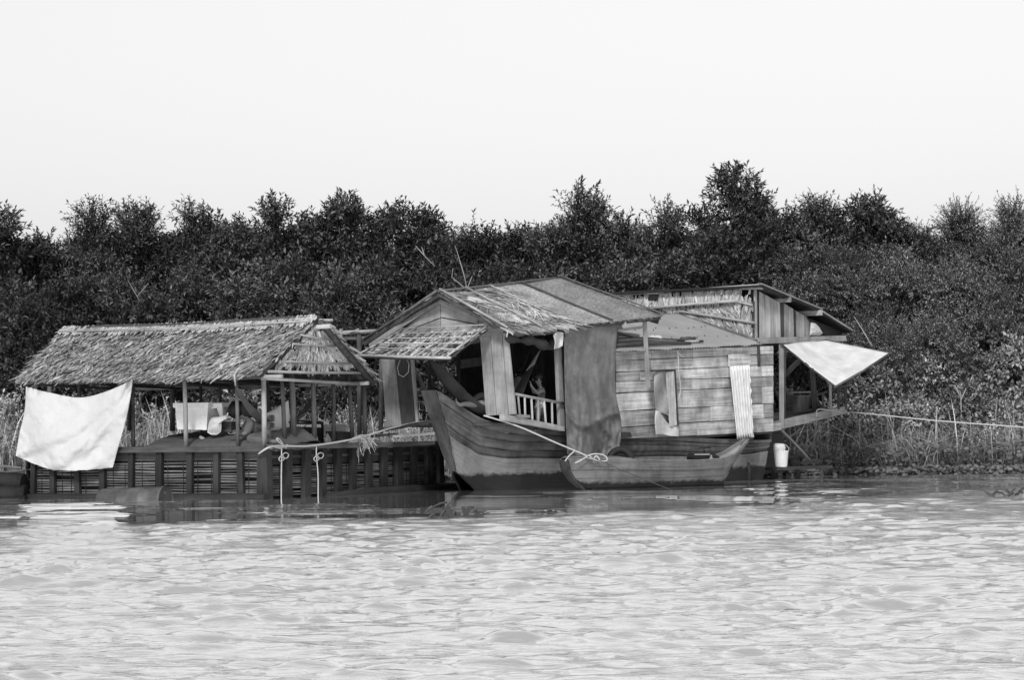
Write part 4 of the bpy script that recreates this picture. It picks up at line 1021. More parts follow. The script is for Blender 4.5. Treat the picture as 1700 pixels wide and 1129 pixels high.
for side in (-1, 1):
    for k, (nm, mt) in enumerate((('upper_strake', 'hull'), ('middle_strake', 'hull'), ('lower_strake', 'hullpale'))):
        n = (nS if side < 0 else -nS); fine = []
        for i in range(len(ST) - 1):
            for q in range(4):
                a = hullpt(ST[i], side, k).lerp(hullpt(ST[i + 1], side, k), q / 4); b = hullpt(ST[i], side, k + 1).lerp(hullpt(ST[i + 1], side, k + 1), q / 4); fine.append((a, b))
        fine.append((hullpt(ST[-1], side, k), hullpt(ST[-1], side, k + 1)))
        for _ in range(3):                                 # ease the kinks
            fine = [fine[0]] + [((fine[i - 1][0] + fine[i][0] * 2 + fine[i + 1][0]) / 4, (fine[i - 1][1] + fine[i][1] * 2 + fine[i + 1][1]) / 4) for i in range(1, len(fine) - 1)] + [fine[-1]]
        halves = ((0, .5), (.5, 1)) if k < 2 else ((0, 1),)
        for h, (w0, w1) in enumerate(halves):
            prd = [(.022, .0), (.026, .006), (.075,)][k][h]; rows = []
            for w in (w0 + .012 * (h > 0), (w0 + w1) / 2, w1 - .012):
                rows.append([a.lerp(b, w) + n * (prd * min(1, .25 + i / 8) + .018 * math.sin(math.pi * (w - w0) / (w1 - w0))) + Vector((0, 0, .006 * math.sin(i * 1.1 + k + h))) for i, (a, b) in enumerate(fine)])
            inner = [[p - n * .04 for p in r] for r in rows]
            mb = MB().grid(rows if side > 0 else [r[::-1] for r in rows]); mb.grid(inner if side < 0 else [r[::-1] for r in inner])
            mb.grid([inner[0], rows[0]], False); mb.grid([rows[2], inner[2]], False)
            obj(nm, mb, M[mt], hb)
# stem face, its board and transom
def stemrow(side): return [hullpt(ST[0], side, k) for k in range(4)]
L_, R_ = stemrow(1), stemrow(-1); fwd = -AD.to_3d()
mb = MB().grid([[p + fwd * .03 for p in R_], [p + fwd * .03 for p in L_]], False); mb.grid([[p - fwd * .02 for p in L_], [p - fwd * .02 for p in R_]], False)
mb.grid([[p - fwd * .02 for p in R_], [p + fwd * .03 for p in R_]], False); mb.grid([[p + fwd * .03 for p in L_], [p - fwd * .02 for p in L_]], False); mb.grid([[R_[0] - fwd * .02, R_[0] + fwd * .03], [L_[0] - fwd * .02, L_[0] + fwd * .03]], False)
obj('stem_board', mb, M['hull'], hb)
tr = [hullpt(ST[-1], -1, k) for k in range(4)]; tl2 = [hullpt(ST[-1], 1, k) for k in range(4)]
obj('transom', MB().grid([tr, tl2], False), M['hull'], hb, solid=.04)
obj('rudder_bracket', MB().tube([P(1241, 768, 44.9), P(1243, 775, 44.9), P(1268, 776, 45.0)], .015, 5).tube([P(1243, 768, 44.9), P(1244, 800, 44.9)], .02, 5).tube([P(1247, 776, 44.9), P(1240, 802, 44.9)], .012, 5), M['black'], hb)
# foredeck and floor
obj('foredeck', MB().prism([HP(.15, .75, 1.0), HP(.15, 1.45, 1.0), HP(.6, 1.75, .98), HP(1.2, 2.0, .96), HP(1.2, .2, .96), HP(.6, .45, .98)], (0, 0, 1), .04), M['dark'], hb)
for k in range(7):
    b0, b1 = .06 + .33 * k, .06 + .33 * (k + 1) - .012
    za, zb = 1.02, .97
    obj('floor_plank', MB().prism([HP(.12, b0, za), HP(.12, b1, za), HP(3.0, b1, zb), HP(3.0, b0, zb)], (0, 0, 1), .03), M['dark'], hb)
# ---- front gable of boards
g = GP; gf = GP.off(.02)
def gboard(pts, mat='plank', th=.03, pl=None, gr=None, name='gable_board', par=None):
    p = pl or g; return obj(name, MB().prism([p.W(*q) for q in pts], p.n(), th, gr), M[mat], par or hb)
gboard([(633, 594), (655, 594), (666, 706), (641, 709)], gr=(0, 0, 1), name='corner_board'); gboard([(656, 594), (681, 594), (689, 701), (667, 706)], 'dark', gr=(0, 0, 1), name='corner_board')
gboard([(681, 594), (686, 594), (694, 699), (690, 701)], gr=(0, 0, 1), pl=gf, name='corner_board')
gboard([(797, 560), (813, 552), (824, 689), (807, 691)], gr=(0, 0, 1), name='corner_board'); gboard([(814, 548), (832, 545), (844, 689), (825, 689)], gr=(0, 0, 1), name='corner_board'); gboard([(833, 540), (841, 541), (856, 687), (845, 689)], gr=(0, 0, 1), pl=gf, name='corner_board')
gboard([(640, 570), (672, 551), (731, 529), (731, 556), (640, 597)], gr=BD.to_3d()); gboard([(732, 528), (794, 540), (795, 556), (790, 562), (732, 556)], gr=BD.to_3d())
gboard([(665, 552), (722, 502), (731, 498), (731, 527), (672, 550)], gr=BD.to_3d()); gboard([(732, 498), (738, 498), (792, 527), (793, 538), (732, 526)], gr=BD.to_3d())
gboard([(612, 571), (722, 497), (728, 504), (614, 578)], pl=GP.off(.06), name='barge_board'); gboard([(728, 496), (845, 544), (843, 551), (726, 504)], pl=GP.off(.06), name='barge_board')
gboard([(795, 532), (835, 545), (836, 555), (796, 562)], pl=GP.off(.004), gr=BD.to_3d())
obj('front_lintel', MB().beam(g.W(640, 596) - nG * .08, g.W(800, 562) - nG * .08, .06, .08), M['dark'], hb)
# inside: far wall, partition, posts, ceiling beams
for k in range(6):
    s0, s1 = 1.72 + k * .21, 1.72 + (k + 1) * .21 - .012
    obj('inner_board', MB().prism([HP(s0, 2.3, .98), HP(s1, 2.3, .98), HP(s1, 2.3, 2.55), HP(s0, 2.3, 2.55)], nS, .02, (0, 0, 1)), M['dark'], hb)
for k in range(8):  # cabin partition added to darken the room
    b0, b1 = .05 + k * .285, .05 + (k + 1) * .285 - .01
    obj('added_partition', MB().prism([HP(2.98, b0, .9), HP(2.98, b1, .9), HP(2.98, b1, 2.7), HP(2.98, b0, 2.7)], nG, .02, (0, 0, 1)), M['dark'], hb)
obj('inner_beam', MB().beam(HP(1.7, 2.24, 1.98), HP(3, 2.24, 2.1), .05, .14), M['plank'], hb)
for s, b, z1 in ((.1, 2.28, 2.2), (1.7, 2.26, 2.5), (1.0, 2.3, 2.3)): obj('inner_post', MB().beam(HP(s, b, .98), HP(s, b, z1), .06, .06), M['dark'], hb)
obj('brace', MB().beam(P(680, 598, 41.0), P(706, 648, 41.3), .05, .04), M['plank'], hb)
obj('side_rail', MB().beam(P(690, 682, 41.2), P(720, 688, 41.2), .03, .03), M['dark'], hb); obj('side_rail', MB().beam(P(690, 697, 41.2), P(722, 700, 41.2), .03, .03), M['dark'], hb)
for x in (694, 703, 713): obj('baluster', MB().beam(P(x, 683, 41.25), P(x + 1, 699, 41.25), .025, .025), M['dark'], hb)
# ---- side opening with its railing
so_ = SP.off(.02)
obj('door_post', MB().prism([so_.W(925, 578), so_.W(932, 576), so_.W(938, 716), so_.W(931, 715)], nS, .06, (0, 0, 1)), M['plank'], hb)
obj('door_post', MB().prism([so_.W(933, 560), so_.W(937, 560), so_.W(943, 716), so_.W(939, 716)], nS, .06, (0, 0, 1)), M['dark'], hb)
obj('sill_beam', MB().prism([SP.off(.10).W(838, 688), SP.off(.10).W(937, 708), SP.off(.10).W(937, 716), SP.off(.10).W(838, 698)], nS, .1), M['plank'], hb)
obj('sill_step', MB().prism([SP.off(.12).W(857, 688), SP.off(.12).W(880, 689), SP.off(.12).W(881, 694), SP.off(.12).W(859, 694)], nS, .1), M['plank'], hb)
obj('hand_rail', MB().tube([SP.off(.05).W(853, 654), SP.off(.05).W(893, 662), SP.off(.05).W(935, 670)], .022, 8), M['plank'], hb)
for x0, x1, y0, y1 in ((860, 863, 656, 689), (871, 872, 658, 692), (882, 884, 661, 697), (893, 894, 662, 700), (903, 906, 664, 702), (916, 917, 667, 704)):
    obj('baluster', MB().beam(SP.off(.05).W(x0, y0), SP.off(.05).W(x1, y1), .03, .022), M['board'], hb)
obj('wall_plate', MB().beam(SP.W(845, 556), SP.W(1030, 542), .07, .08), M['plank'], hb)
obj('beam_end', MB().beam(SP.off(-.2).W(928, 549), SP.off(.22).W(941, 549), .07, .07), M['plank'], hb)
obj('beam_end', MB().beam(SP.off(-.2).W(1026, 537), SP.off(.2).W(1036, 537), .07, .07), M['plank'], hb)
for k in range(4):                                        # side boards behind the hanging tarp
    a, b = 940 + k * 22, 961 + k * 22
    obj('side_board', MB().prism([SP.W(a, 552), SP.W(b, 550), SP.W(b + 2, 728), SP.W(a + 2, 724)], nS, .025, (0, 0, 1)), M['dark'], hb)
# ---- roof of the front house
A1, A2, A3, A4 = P(727, 486, 40.05), P(929, 463, 42.75), P(1098, 526, 42.45), P(836, 549, 39.35)
L4, L3 = P(603, 567, 41.35), P(805, 540, 44.2)
def RQ(u, v): return lerp4(A1, A2, A3, A4, u, v)
r1 = roof_slab(A1, A2, A3, A4, .05, 'thatchunder', hb, nu=14, nv=8, wob=.008, sag=.03)
r2 = roof_slab(A1, A2, L3, L4, .06, 'thatchunder', hb, sag=.02)
thatch_obj([thatch_blades((A1, A2, L3, L4), 14, 70, .3, .03, 61, 0, .03)], 'thatch', r2)
un = (A2 - A1).cross(A4 - A1).normalized(); un = un if un.z > 0 else -un
def rough_front():
    rs = np.random.default_rng(71); V = []; Fq = []; T = []
    a = thatch_blades((RQ(0, 0), RQ(.44, 0), RQ(.44, 1), RQ(0, 1)), 13, 80, .30, .018, 72, .3, .02, tone=(.0, .7))
    b = thatch_blades((RQ(.10, .2), RQ(.42, .2), RQ(.42, .84), RQ(.10, .84)), 7, 50, .22, .035, 73, .4, .022, tone=(.6, 1.0))
    c = thatch_blades((RQ(0, 0), RQ(.44, 0), RQ(.44, 1), RQ(0, 1)), 6, 34, .5, .012, 74, 1.6, .035, tone=(.0, .6))
    d = thatch_blades((RQ(.12, .38), RQ(.40, .38), RQ(.40, .74), RQ(.12, .74)), 4, 20, .45, .012, 75, -1.2, .045, tone=(.7, 1.0))
    thatch_obj([a, b, c, d], 'thatchpale', r1)
    thatch_obj([thatch_blades((RQ(.0, 0), RQ(.4, 0), RQ(.4, 1), RQ(0, 1)), 1, 170, .13, .02, 76, 0, .0, b0=.98, b1=1.0, tone=(.4, 1))], 'thatchpale', r1, 'eave_fringe')
    thatch_obj([thatch_blades((RQ(.4, 0), RQ(1, 0), RQ(1, 1), RQ(.4, 1)), 1, 160, .055, .012, 77, 0, .0, b0=.985, b1=1.0)], 'thatch', r1, 'eave_fringe')
rough_front()
def mat_panel(u0, u1, mt, h):
    G = [[RQ(u0 + (u1 - u0) * j / 10, -.005 + 1.015 * i / 12) + un * (h - .03 * math.sin(math.pi * (u0 + (u1 - u0) * j / 10)) + random.uniform(-.004, .004)) for j in range(11)] for i in range(13)]
    return obj('roof_mat', MB().grid(G), M[mt], hb, solid=.012)
mat_panel(.41, .665, 'matting', .028); mat_panel(.655, 1.0, 'mattingdark', .022)
for u in (.0, .215, .41, .66, 1.0):
    pts = [RQ(u + (.01 if u == 0 else 0), v) + un * (.055 - .03 * math.sin(math.pi * u) + random.uniform(-.006, .006)) for v in (-.01, .3, .6, 1.02)]
    obj('roof_pole', MB().tube(pts, .016 if u not in (0,) else .02, 6), M['bamboo'] if u < .5 else M['bamboodark'], hb)
obj('ridge_pole', MB().tube([RQ(.0, 0) + un * .03, RQ(.5, 0) + un * .02, RQ(1, 0) + un * .03], .02, 6), M['bamboodark'], hb)
obj('rake_pole', MB().tube([A1 - nG * -.03 + Vector((0, 0, .03)), A1.lerp(L4, .5) + Vector((0, 0, .02)), L4 + Vector((0, 0, .03))], .022, 6), M['bamboodark'], hb)
obj('loose_cord', MB().tube([P(838, 546, 39.3), P(843, 551, 39.25), P(841, 560, 39.25)], .012, 5).tube([P(838, 546, 39.3), P(849, 553, 39.25), P(852, 556, 39.25)], .012, 5), M['rope'], hb)
obj('roof_strut', MB().beam(P(1070, 530, 42.3), P(1076, 644, 42.3), .07, .05), M['plank'], hb)
obj('roof_strut', MB().beam(SP.off(.05).W(1024, 549), P(1068, 543, 42.3), .05, .04), M['plank'], hb); obj('roof_strut', MB().beam(SP.off(.0).W(1024, 552), P(1050, 560, 42.8), .02, .02), M['dark'], hb)
obj('rafter_end', MB().beam(P(1058, 524, 42.6), P(1093, 534, 42.5), .06, .08), M['dark'], hb)
# ---- plank cabin
rows = [(584, 574), (599, 588), (618, 606), (634, 625), (653, 641), (683, 670), (710, 693), (730, 717)]
cuts = [(1080, 1150, 1210), (1078, 1150, 1212, 1258), (1060, 1130, 1205, 1265), (1150, 1210, 1250), (1086, 1135, 1215, 1262), (1088, 1180, 1215, 1270), (1085, 1160, 1225, 1255)]
def rowy(r, x): a, b = rows[r]; return a + (b - a) * (x - 1024) / 259.0
for r in range(len(rows) - 1):
    xs = [1022] + [c + random.uniform(-4, 4) for c in cuts[r]] + [1284]
    for i in range(len(xs) - 1):
        a, b = xs[i] + .4, xs[i + 1] - .4; e = .55; p = SP.off(.02 + .02 * math.sin(math.pi * (r + .5) / 7) + random.uniform(-.006, .006))
        j = [random.uniform(-.5, .5) for _ in range(4)]
        obj('cabin_plank', MB().prism([p.W(a, rowy(r, a) + e + j[0]), p.W(b, rowy(r, b) + e + j[1]), p.W(b + .6, rowy(r + 1, b) - e + j[2]), p.W(a + .6, rowy(r + 1, a) - e + j[3])], nS, .03), M['cabin'], hb)
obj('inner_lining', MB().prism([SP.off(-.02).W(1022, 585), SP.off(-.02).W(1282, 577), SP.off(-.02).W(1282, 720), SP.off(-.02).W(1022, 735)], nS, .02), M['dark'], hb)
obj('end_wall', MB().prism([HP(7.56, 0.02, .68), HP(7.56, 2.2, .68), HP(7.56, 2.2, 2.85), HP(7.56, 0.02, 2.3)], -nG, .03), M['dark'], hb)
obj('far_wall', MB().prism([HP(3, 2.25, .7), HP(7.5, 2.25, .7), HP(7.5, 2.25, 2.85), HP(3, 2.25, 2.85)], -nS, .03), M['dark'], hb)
obj('wall_cleat', MB().prism([SP.off(.1).W(1212, 588), SP.off(.1).W(1246, 588), SP.off(.1).W(1246, 606), SP.off(.1).W(1212, 608)], nS, .04), M['cabin'], hb)
obj('wall_cleat', MB().prism([SP.off(.1).W(1030, 718), SP.off(.1).W(1047, 718), SP.off(.1).W(1049, 726), SP.off(.1).W(1030, 727)], nS, .05), M['dark'], hb)
obj('eave_bracket', MB().beam(SP.off(.12).W(1259, 568), SP.off(.12).W(1260, 609), .05, .04), M['dark'], hb)
Z1, Z2, Z3 = SP.off(.16).W(1024, 583), SP.off(.16).W(1264, 571), P(1124, 521, 47.15)
Z4 = Z1 + (Z3 - Z2)
def zinc():
    nu, nv = 150, 16; G = []
    for i in range(nv + 1):
        row = []
        for j in range(nu + 1):
            p = lerp4(Z4, Z3, Z2, Z1, j / nu, i / nv)
            p = p + Vector((0, 0, .011 * math.sin(j * 2 * math.pi / 3.0) + .02 * float(fbm(j * .06, i * .2, 3)) * (i > 11) - .03 * (i == nv) * float(vnoise(j * .12, 0, 4)))); row.append(p)
        G.append(row)
    mb = MB().grid(G); obj('zinc_roof', mb, M['zinc'], hb, solid=.006)
    nb = MB(); zn = (Z3 - Z4).cross(Z1 - Z4).normalized(); zn = zn if zn.z > 0 else -zn
    for u in np.linspace(.3, .95, 12):
        for v in (.45, .75):
            p = lerp4(Z4, Z3, Z2, Z1, u + random.uniform(-.02, .02), v + random.uniform(-.04, .04)) + zn * .012; nb.tube([p, p + zn * .015], .010, 6)
    obj('roof_nail_caps', nb, M['black'], hb)
zinc()
# things lying on the cabin roof
ZP = lambda u, v, h: lerp4(Z4, Z3, Z2, Z1, u, v) + Vector((0, 0, h))
for a, b, r, m, lab in (((.02, .93, .05), (.52, .95, .04), .035, 'bamboodark', 'long dark pole at the eave of the cabin roof'), ((.02, .85, .07), (.45, .9, .05), .03, 'bamboo', 'pale pole lying across the cabin roof'),
                        ((.03, .78, .06), (.62, .93, .05), .028, 'bamboodark', 'thin crooked pole reaching along the cabin roof'), ((.01, .68, .1), (.30, .72, .06), .05, 'plank', 'short thick beam on the cabin roof behind the strut')):
    p0, p1 = ZP(*a), ZP(*b); obj('roof_spar', MB().tube([p0, p0.lerp(p1, .4) + Vector((0, 0, .03)), p1], [r, r * .9, r * .7], 7), M[m], label=lab, cat='pole', group='poles lying on the cabin roof')
obj('roof_branch', MB().tube([ZP(.5, .93, .05), ZP(.60, .92, .05), ZP(.63, .86, .09)], [.03, .026, .02], 6), M['bamboo'], label='hooked stick end on the cabin roof', cat='stick')
for px, w, lab in ((1083, .085, 'left white rag lump on the cabin roof'), (1092, .08, 'right white rag lump on the cabin roof')):
    c = P(px, 562, 43.2); obj('white_rag', ell(c, (w, .08, .055), None, 8, 12), M['white'], label=lab, cat='rag', group='white rags on the cabin roof')
cl = MB()
for k in range(5):
    c = P(1139 + k * 1.2, 566 - (k % 2) * 1.5, 43.9); cl.tube([c + Vector((math.cos(q) * .12, math.sin(q) * .1, k * .012 + .01 * math.sin(q * 3))) for q in [x * 6.283 / 12 for x in range(13)]], .014, 5, False)
obj('rope_coil', cl, M['raftwood'], label='small coil of dark rope on the cabin roof', cat='rope')
# ---- porch awning of lattice
aw = thing('lattice_awning', P(705, 592, 40.3), 'propped awning of thatch and bamboo lattice over the houseboat front', 'awning')
W1, W2, W3, W4 = P(599, 592, 40.15), P(744, 596, 39.05), P(810, 546, 39.6), P(668, 553, 40.65)
def AQ(u, v): return lerp4(W4, W3, W2, W1, u, v)
an = (W3 - W4).cross(W1 - W4).normalized(); an = an if an.z > 0 else -an
ab = roof_slab(W4, W3, W2, W1, .025, 'thatchunder', aw, 'panel', 8, 6, .004, .01)
thatch_obj([thatch_blades((W4, W3, W2, W1), 13, 50, .11, .03, 81, .1, .008, tone=(.1, .8), sag=.01, b1=.92), thatch_blades((W4, W3, W2, W1), 7, 20, .12, .05, 82, .1, .01, tone=(.8, 1), sag=.01, b1=.92)], 'thatchpale', ab)
for u in np.linspace(0, 1, 7): obj('long_pole', MB().tube([AQ(u, -.02) + an * .05, AQ(u, .5) + an * .045, AQ(u, 1.02) + an * .05], .014, 6), M['bamboo'], aw)
for v in (0.0, .22, .42, .62, .82): obj('cross_pole', MB().tube([AQ(-.02, v) + an * .072, AQ(.5, v) + an * .066, AQ(1.02, v) + an * .072], .011, 6), M['bamboo'], aw)
obj('edge_pole', MB().tube([AQ(-.03, 1.0) + an * .02, AQ(.5, 1.0) + an * .015, AQ(1.03, 1.0) + an * .02], .022, 7), M['bamboo'], aw)
lp = MB().tube([GP.off(.08).W(*p) for p in ((664, 598), (660, 610), (662, 622), (670, 626), (678, 618), (679, 604), (675, 597))], .008, 5)
obj('cord_loop', lp, M['rope'], label='thin pale cord loop hanging on the front corner boards', cat='cord')
# ---- hanging tarp, rolled curtain, white cloth
def tarp_fold(u, v):
    f = .34 * (float(fbm(u * 4.2 + .5 * v, v * .9 + 2, 6, 3)) - .45) * (.25 + .75 * v)           # long uneven vertical folds
    f += .11 * (float(fbm(u * 9 - v * 3, v * 5 + u * 3, 15, 3)) - .45) * (.35 + v) + .07 * math.sin(math.pi * u) * v * v
    if v > .55:
        q = min(1, (v - .55) * 5)
        f += .36 * (float(fbm(u * 4 + v * 1.5, v * 5 - u * 2, 16, 3)) - .45) * q + .05 * max(0, 1 - abs((v - .64 - .05 * math.sin(u * 5)) / .04))
    return f
G = coons([(936, 541), (980, 538), (1025, 536)], [(942, 754), (968, 766), (1000, 760), (1028, 752)], [(936, 541), (938, 650), (942, 754)], [(1025, 536), (1021, 640), (1031, 700), (1028, 752)], 50, 70,
          lambda s, u, v: SP.off(.14 + tarp_fold(u, v)).W(s.x, s.y))
obj('hanging_tarp', MB().grid(G), M['greytarp'], solid=.004, label='grey tarpaulin hanging down the side of the houseboat', cat='tarp')
rc = MB(); pts = [SP.off(.08).W(*p) for p in ((842, 562), (862, 565), (880, 565), (898, 571), (912, 575), (924, 568), (932, 556))]
rc.tube([curve_at(pts, i / 30) + Vector((0, 0, .006 * math.sin(i * 2.1))) for i in range(31)], [.05 + .018 * math.sin(i * .9) + .02 * (8 < i < 24) for i in range(31)], 10)
obj('rolled_curtain', rc, M['darkcloth'], label='dark rolled up curtain under the eave above the child', cat='curtain')
G = coons([(918, 557), (926, 551), (935, 552)], [(920, 580), (927, 578), (934, 574)], [(918, 557), (921, 568), (920, 580)], [(935, 552), (935, 562), (934, 574)], 10, 12, lambda s, u, v: SP.off(.20 + .03 * math.sin(u * 6 + v * 2)).W(s.x, s.y))
obj('white_cloth_end', MB().grid(G), M['white'], solid=.004, label='white cloth hanging from the end of the rolled curtain', cat='cloth')
# ---- hammocks and people of the houseboat
h1 = [P(716, 600, 39.75), P(726, 618, 39.8), P(745, 646, 39.95), P(765, 670, 40.1), P(790, 688, 40.3), P(820, 690, 40.6), P(850, 650, 40.9), P(870, 610, 41.1)]
hm = thing('porch_hammock', h1[4], 'dark net hammock with a person lying in it at the houseboat front', 'hammock')
obj('net', hammock('n', h1, .22, 'hammock', '', .75, side=Vector((-.75, .5, .25)).normalized()), M['hammock'], hm, solid=.006)
obj('cord', MB().tube([h1[0], P(712, 585, 39.9)], .012, 5), M['hammock'], hm); obj('cord', MB().tube([h1[-1], P(880, 575, 41.2)], .012, 5), M['hammock'], hm)
def person_hammock():
    q = lambda x, y, Y: P(x, y, Y)
    root = thing('person', q(800, 690, 40.4), 'person lying in the porch hammock with one bare foot showing', 'person')
    J = {'pel': (q(822, 680, 40.55), .12), 'bel': (q(834, 672, 40.65), .11), 'che': (q(848, 656, 40.8), .125), 'nek': (q(858, 640, 40.9), .05), 'hd0': (q(860, 634, 40.95), .07), 'hd1': (q(862, 627, 41.0), .08),
         'hpn': (q(818, 679, 40.4), .085), 'knn': (q(796, 672, 40.2), .062), 'ann': (q(768, 671, 39.95), .036), 'hln': (q(764, 673, 39.93), .034), 'fbn': (q(759, 669, 39.9), .024), 'ton': (q(757.5, 665, 39.88), .017),
         'hpf': (q(818, 676, 40.7), .085), 'knf': (q(800, 655, 40.6), .062), 'anf': (q(780, 668, 40.3), .036), 'ftf': (q(772, 662, 40.2), .028),
         'shn': (q(846, 662, 40.65), .06), 'eln': (q(836, 680, 40.55), .042), 'wrn': (q(822, 672, 40.5), .028), 'shf': (q(850, 652, 40.95), .06), 'elf': (q(842, 668, 41.0), .042), 'wrf': (q(830, 664, 40.9), .028)}
    E = [('pel', 'bel'), ('bel', 'che'), ('che', 'nek'), ('nek', 'hd0'), ('hd0', 'hd1'), ('pel', 'hpn'), ('hpn', 'knn'), ('knn', 'ann'), ('ann', 'hln'), ('hln', 'fbn'), ('fbn', 'ton'), ('pel', 'hpf'), ('hpf', 'knf'), ('knf', 'anf'), ('anf', 'ftf'), ('che', 'shn'), ('shn', 'eln'), ('eln', 'wrn'), ('che', 'shf'), ('shf', 'elf'), ('elf', 'wrf')]
    hand_joints(J, E, 'wrn', Vector((-.8, -.3, 0)), Vector((0, 0, 1)), Vector((0, 1, 0)), 1.0, 'h'); hand_joints(J, E, 'wrf', Vector((-.8, -.3, 0)), Vector((0, 0, 1)), Vector((0, 1, 0)), 1.0, 'g')
    for i in range(5):
        b = J['ton'][0] + Vector((.0, -.012, .012)) * (i - 2); J['toe%d' % i] = (b + Vector((-.004, -.006, .012)), .0080 - .0008 * i); E.append(('ton', 'toe%d' % i))
    skin_mesh('body', J, E, 'pel', M['skin'], root)
    tj = {k: (J[k][0], J[k][1] + .016) for k in ('pel', 'hpn', 'knn', 'hpf', 'knf')}; tj['cun'] = (q(794, 671, 40.18), .072)
    skin_mesh('trousers', tj, [('pel', 'hpn'), ('hpn', 'knn'), ('knn', 'cun'), ('pel', 'hpf'), ('hpf', 'knf')], 'pel', M['trouser'], root)
    sj = {k: (J[k][0], J[k][1] + .014) for k in ('pel', 'bel', 'che', 'shn', 'shf')}
    skin_mesh('shirt', sj, [('pel', 'bel'), ('bel', 'che'), ('che', 'shn'), ('che', 'shf')], 'pel', M['shirtdark'], root)
    c = J['hd1'][0]; up = (c - J['nek'][0]).normalized(); fw = Vector((-.5, -.5, .7)); fw = (fw - up * fw.dot(up)).normalized()
    obj('hair', ell(c + up * .03 - fw * .02, (.09, .1, .09), (fw.cross(up), fw, up)), M['hair'], root); face(root, c, fw, up, 1.0, M['skin'])
person_hammock()
h2 = [SP.off(-.35).W(896, 582), SP.off(-.35).W(888, 594), SP.off(-.35).W(876, 612), SP.off(-.36).W(866, 630), SP.off(-.38).W(856, 650), SP.off(-.4).W(840, 675), SP.off(-.4).W(815, 690)]
hq = thing('child_hammock', h2[4], 'dark hammock with a white tied end beside the child', 'hammock')
def fan(p0, p1, w0, w1, n=10):
    G = []
    for i in range(n + 1):
        t = i / n; c = p0.lerp(p1, t); w = w0 + (w1 - w0) * t ** 1.2; G.append([c + Vector((.55, 0, .45)).normalized() * (k - 5) / 5 * w + Vector((0, -.02 * math.sin(k * 2.2), 0)) for k in range(11)])
    return MB().grid(G)
pA, pB, pC = h2[0], SP.off(-.33).W(880, 611), SP.off(-.38).W(852, 668)
obj('white_end', fan(pA, pB, .02, .085), M['white'], hq, solid=.005); obj('net', fan(pB, pC, .09, .2), M['hammock'], hq, solid=.005)
obj('cord', MB().tube([pA, SP.off(-.35).W(903, 572)], .02, 6), M['hammock'], hq)
def child():
    Pl = SP.off(-.28); q = lambda x, y, d=0: Pl.off(d).W(x, y); s = .62
    root = thing('person', q(897, 712), 'small child in a dark top with a pale patterned skirt standing behind the railing', 'person')
    c = q(892, 629); up = Vector((-.08, 0, 1)).normalized()
    J = {'pel': (q(897, 678), .068), 'bel': (q(898, 668), .062), 'che': (q(899, 651), .066), 'nek': (q(896, 640), .028), 'hd0': (q(894, 636), .045), 'hd1': (q(893, 629), .072), 'hd2': (q(893, 623), .062),
         'hpn': (q(894, 682, .04), .048), 'knn': (q(893, 698, .05), .036), 'ann': (q(892, 712, .04), .024), 'ftn': (q(888, 715, .1), .02), 'hpf': (q(900, 682, -.04), .048), 'knf': (q(902, 698, -.03), .036), 'anf': (q(903, 711, -.03), .024), 'ftf': (q(899, 714, .03), .02),
         'shn': (q(903, 648, .04), .034), 'eln': (q(892, 654, .1), .024), 'wrn': (q(882, 641, .10), .017), 'shf': (q(896, 648, -.04), .034), 'elf': (q(886, 652, .0), .024), 'wrf': (q(881, 640, .02), .017)}
    E = [('pel', 'bel'), ('bel', 'che'), ('che', 'nek'), ('nek', 'hd0'), ('hd0', 'hd1'), ('hd1', 'hd2'), ('pel', 'hpn'), ('hpn', 'knn'), ('knn', 'ann'), ('ann', 'ftn'), ('pel', 'hpf'), ('hpf', 'knf'), ('knf', 'anf'), ('anf', 'ftf'), ('che', 'shn'), ('shn', 'eln'), ('eln', 'wrn'), ('che', 'shf'), ('shf', 'elf'), ('elf', 'wrf')]
    hand_joints(J, E, 'wrn', Vector((-.1, 0, 1)), Vector((0, -1, 0)), Vector((1, 0, 0)), .62, 'h'); hand_joints(J, E, 'wrf', Vector((-.1, 0, 1)), Vector((0, -1, 0)), Vector((1, 0, 0)), .62, 'g')
    skin_mesh('body', J, E, 'pel', M['skin'], root)
    sj = {k: (J[k][0], J[k][1] + .008) for k in ('bel', 'che', 'shn', 'shf')}; sj['sl'] = (J['shn'][0].lerp(J['eln'][0], .45), .036)
    skin_mesh('top', sj, [('bel', 'che'), ('che', 'shn'), ('shn', 'sl'), ('che', 'shf')], 'bel', M['shirtdark'], root)
    a, b = q(897, 664), q(897, 690); sk = MB().tube([a, a.lerp(b, .3), a.lerp(b, .6), b], [.072, .085, .098, .108], 18)
    k = N('patterned_skirt'); ch = k.new('ShaderNodeTexVoronoi'); ch.inputs['Scale'].default_value = 38; k.con(k.pos(), ch.inputs['Vector'])
    sep = k.new('ShaderNodeSeparateXYZ'); k.con(k.pos(), sep.inputs[0]); zb = k.rng(sep.outputs[2], a.z - .13, a.z - .115, 0, 1)
    m = k.done(k.math('ADD', k.math('MULTIPLY', k.rng(ch.outputs['Distance'], .2, .5, .5, .12), zb), .05), .9, .2)
    obj('skirt', sk, m, root)
    fw = Vector((-.93, -.3, -.05)).normalized(); u2 = (up - fw * up.dot(fw)).normalized()
    obj('hair', ell(c + u2 * .022 - fw * .016, (.078, .084, .07), (fw.cross(u2), fw, u2), 10, 16, .75), M['hair'], root); face(root, c, fw, u2, .84, M['skin'])
child()
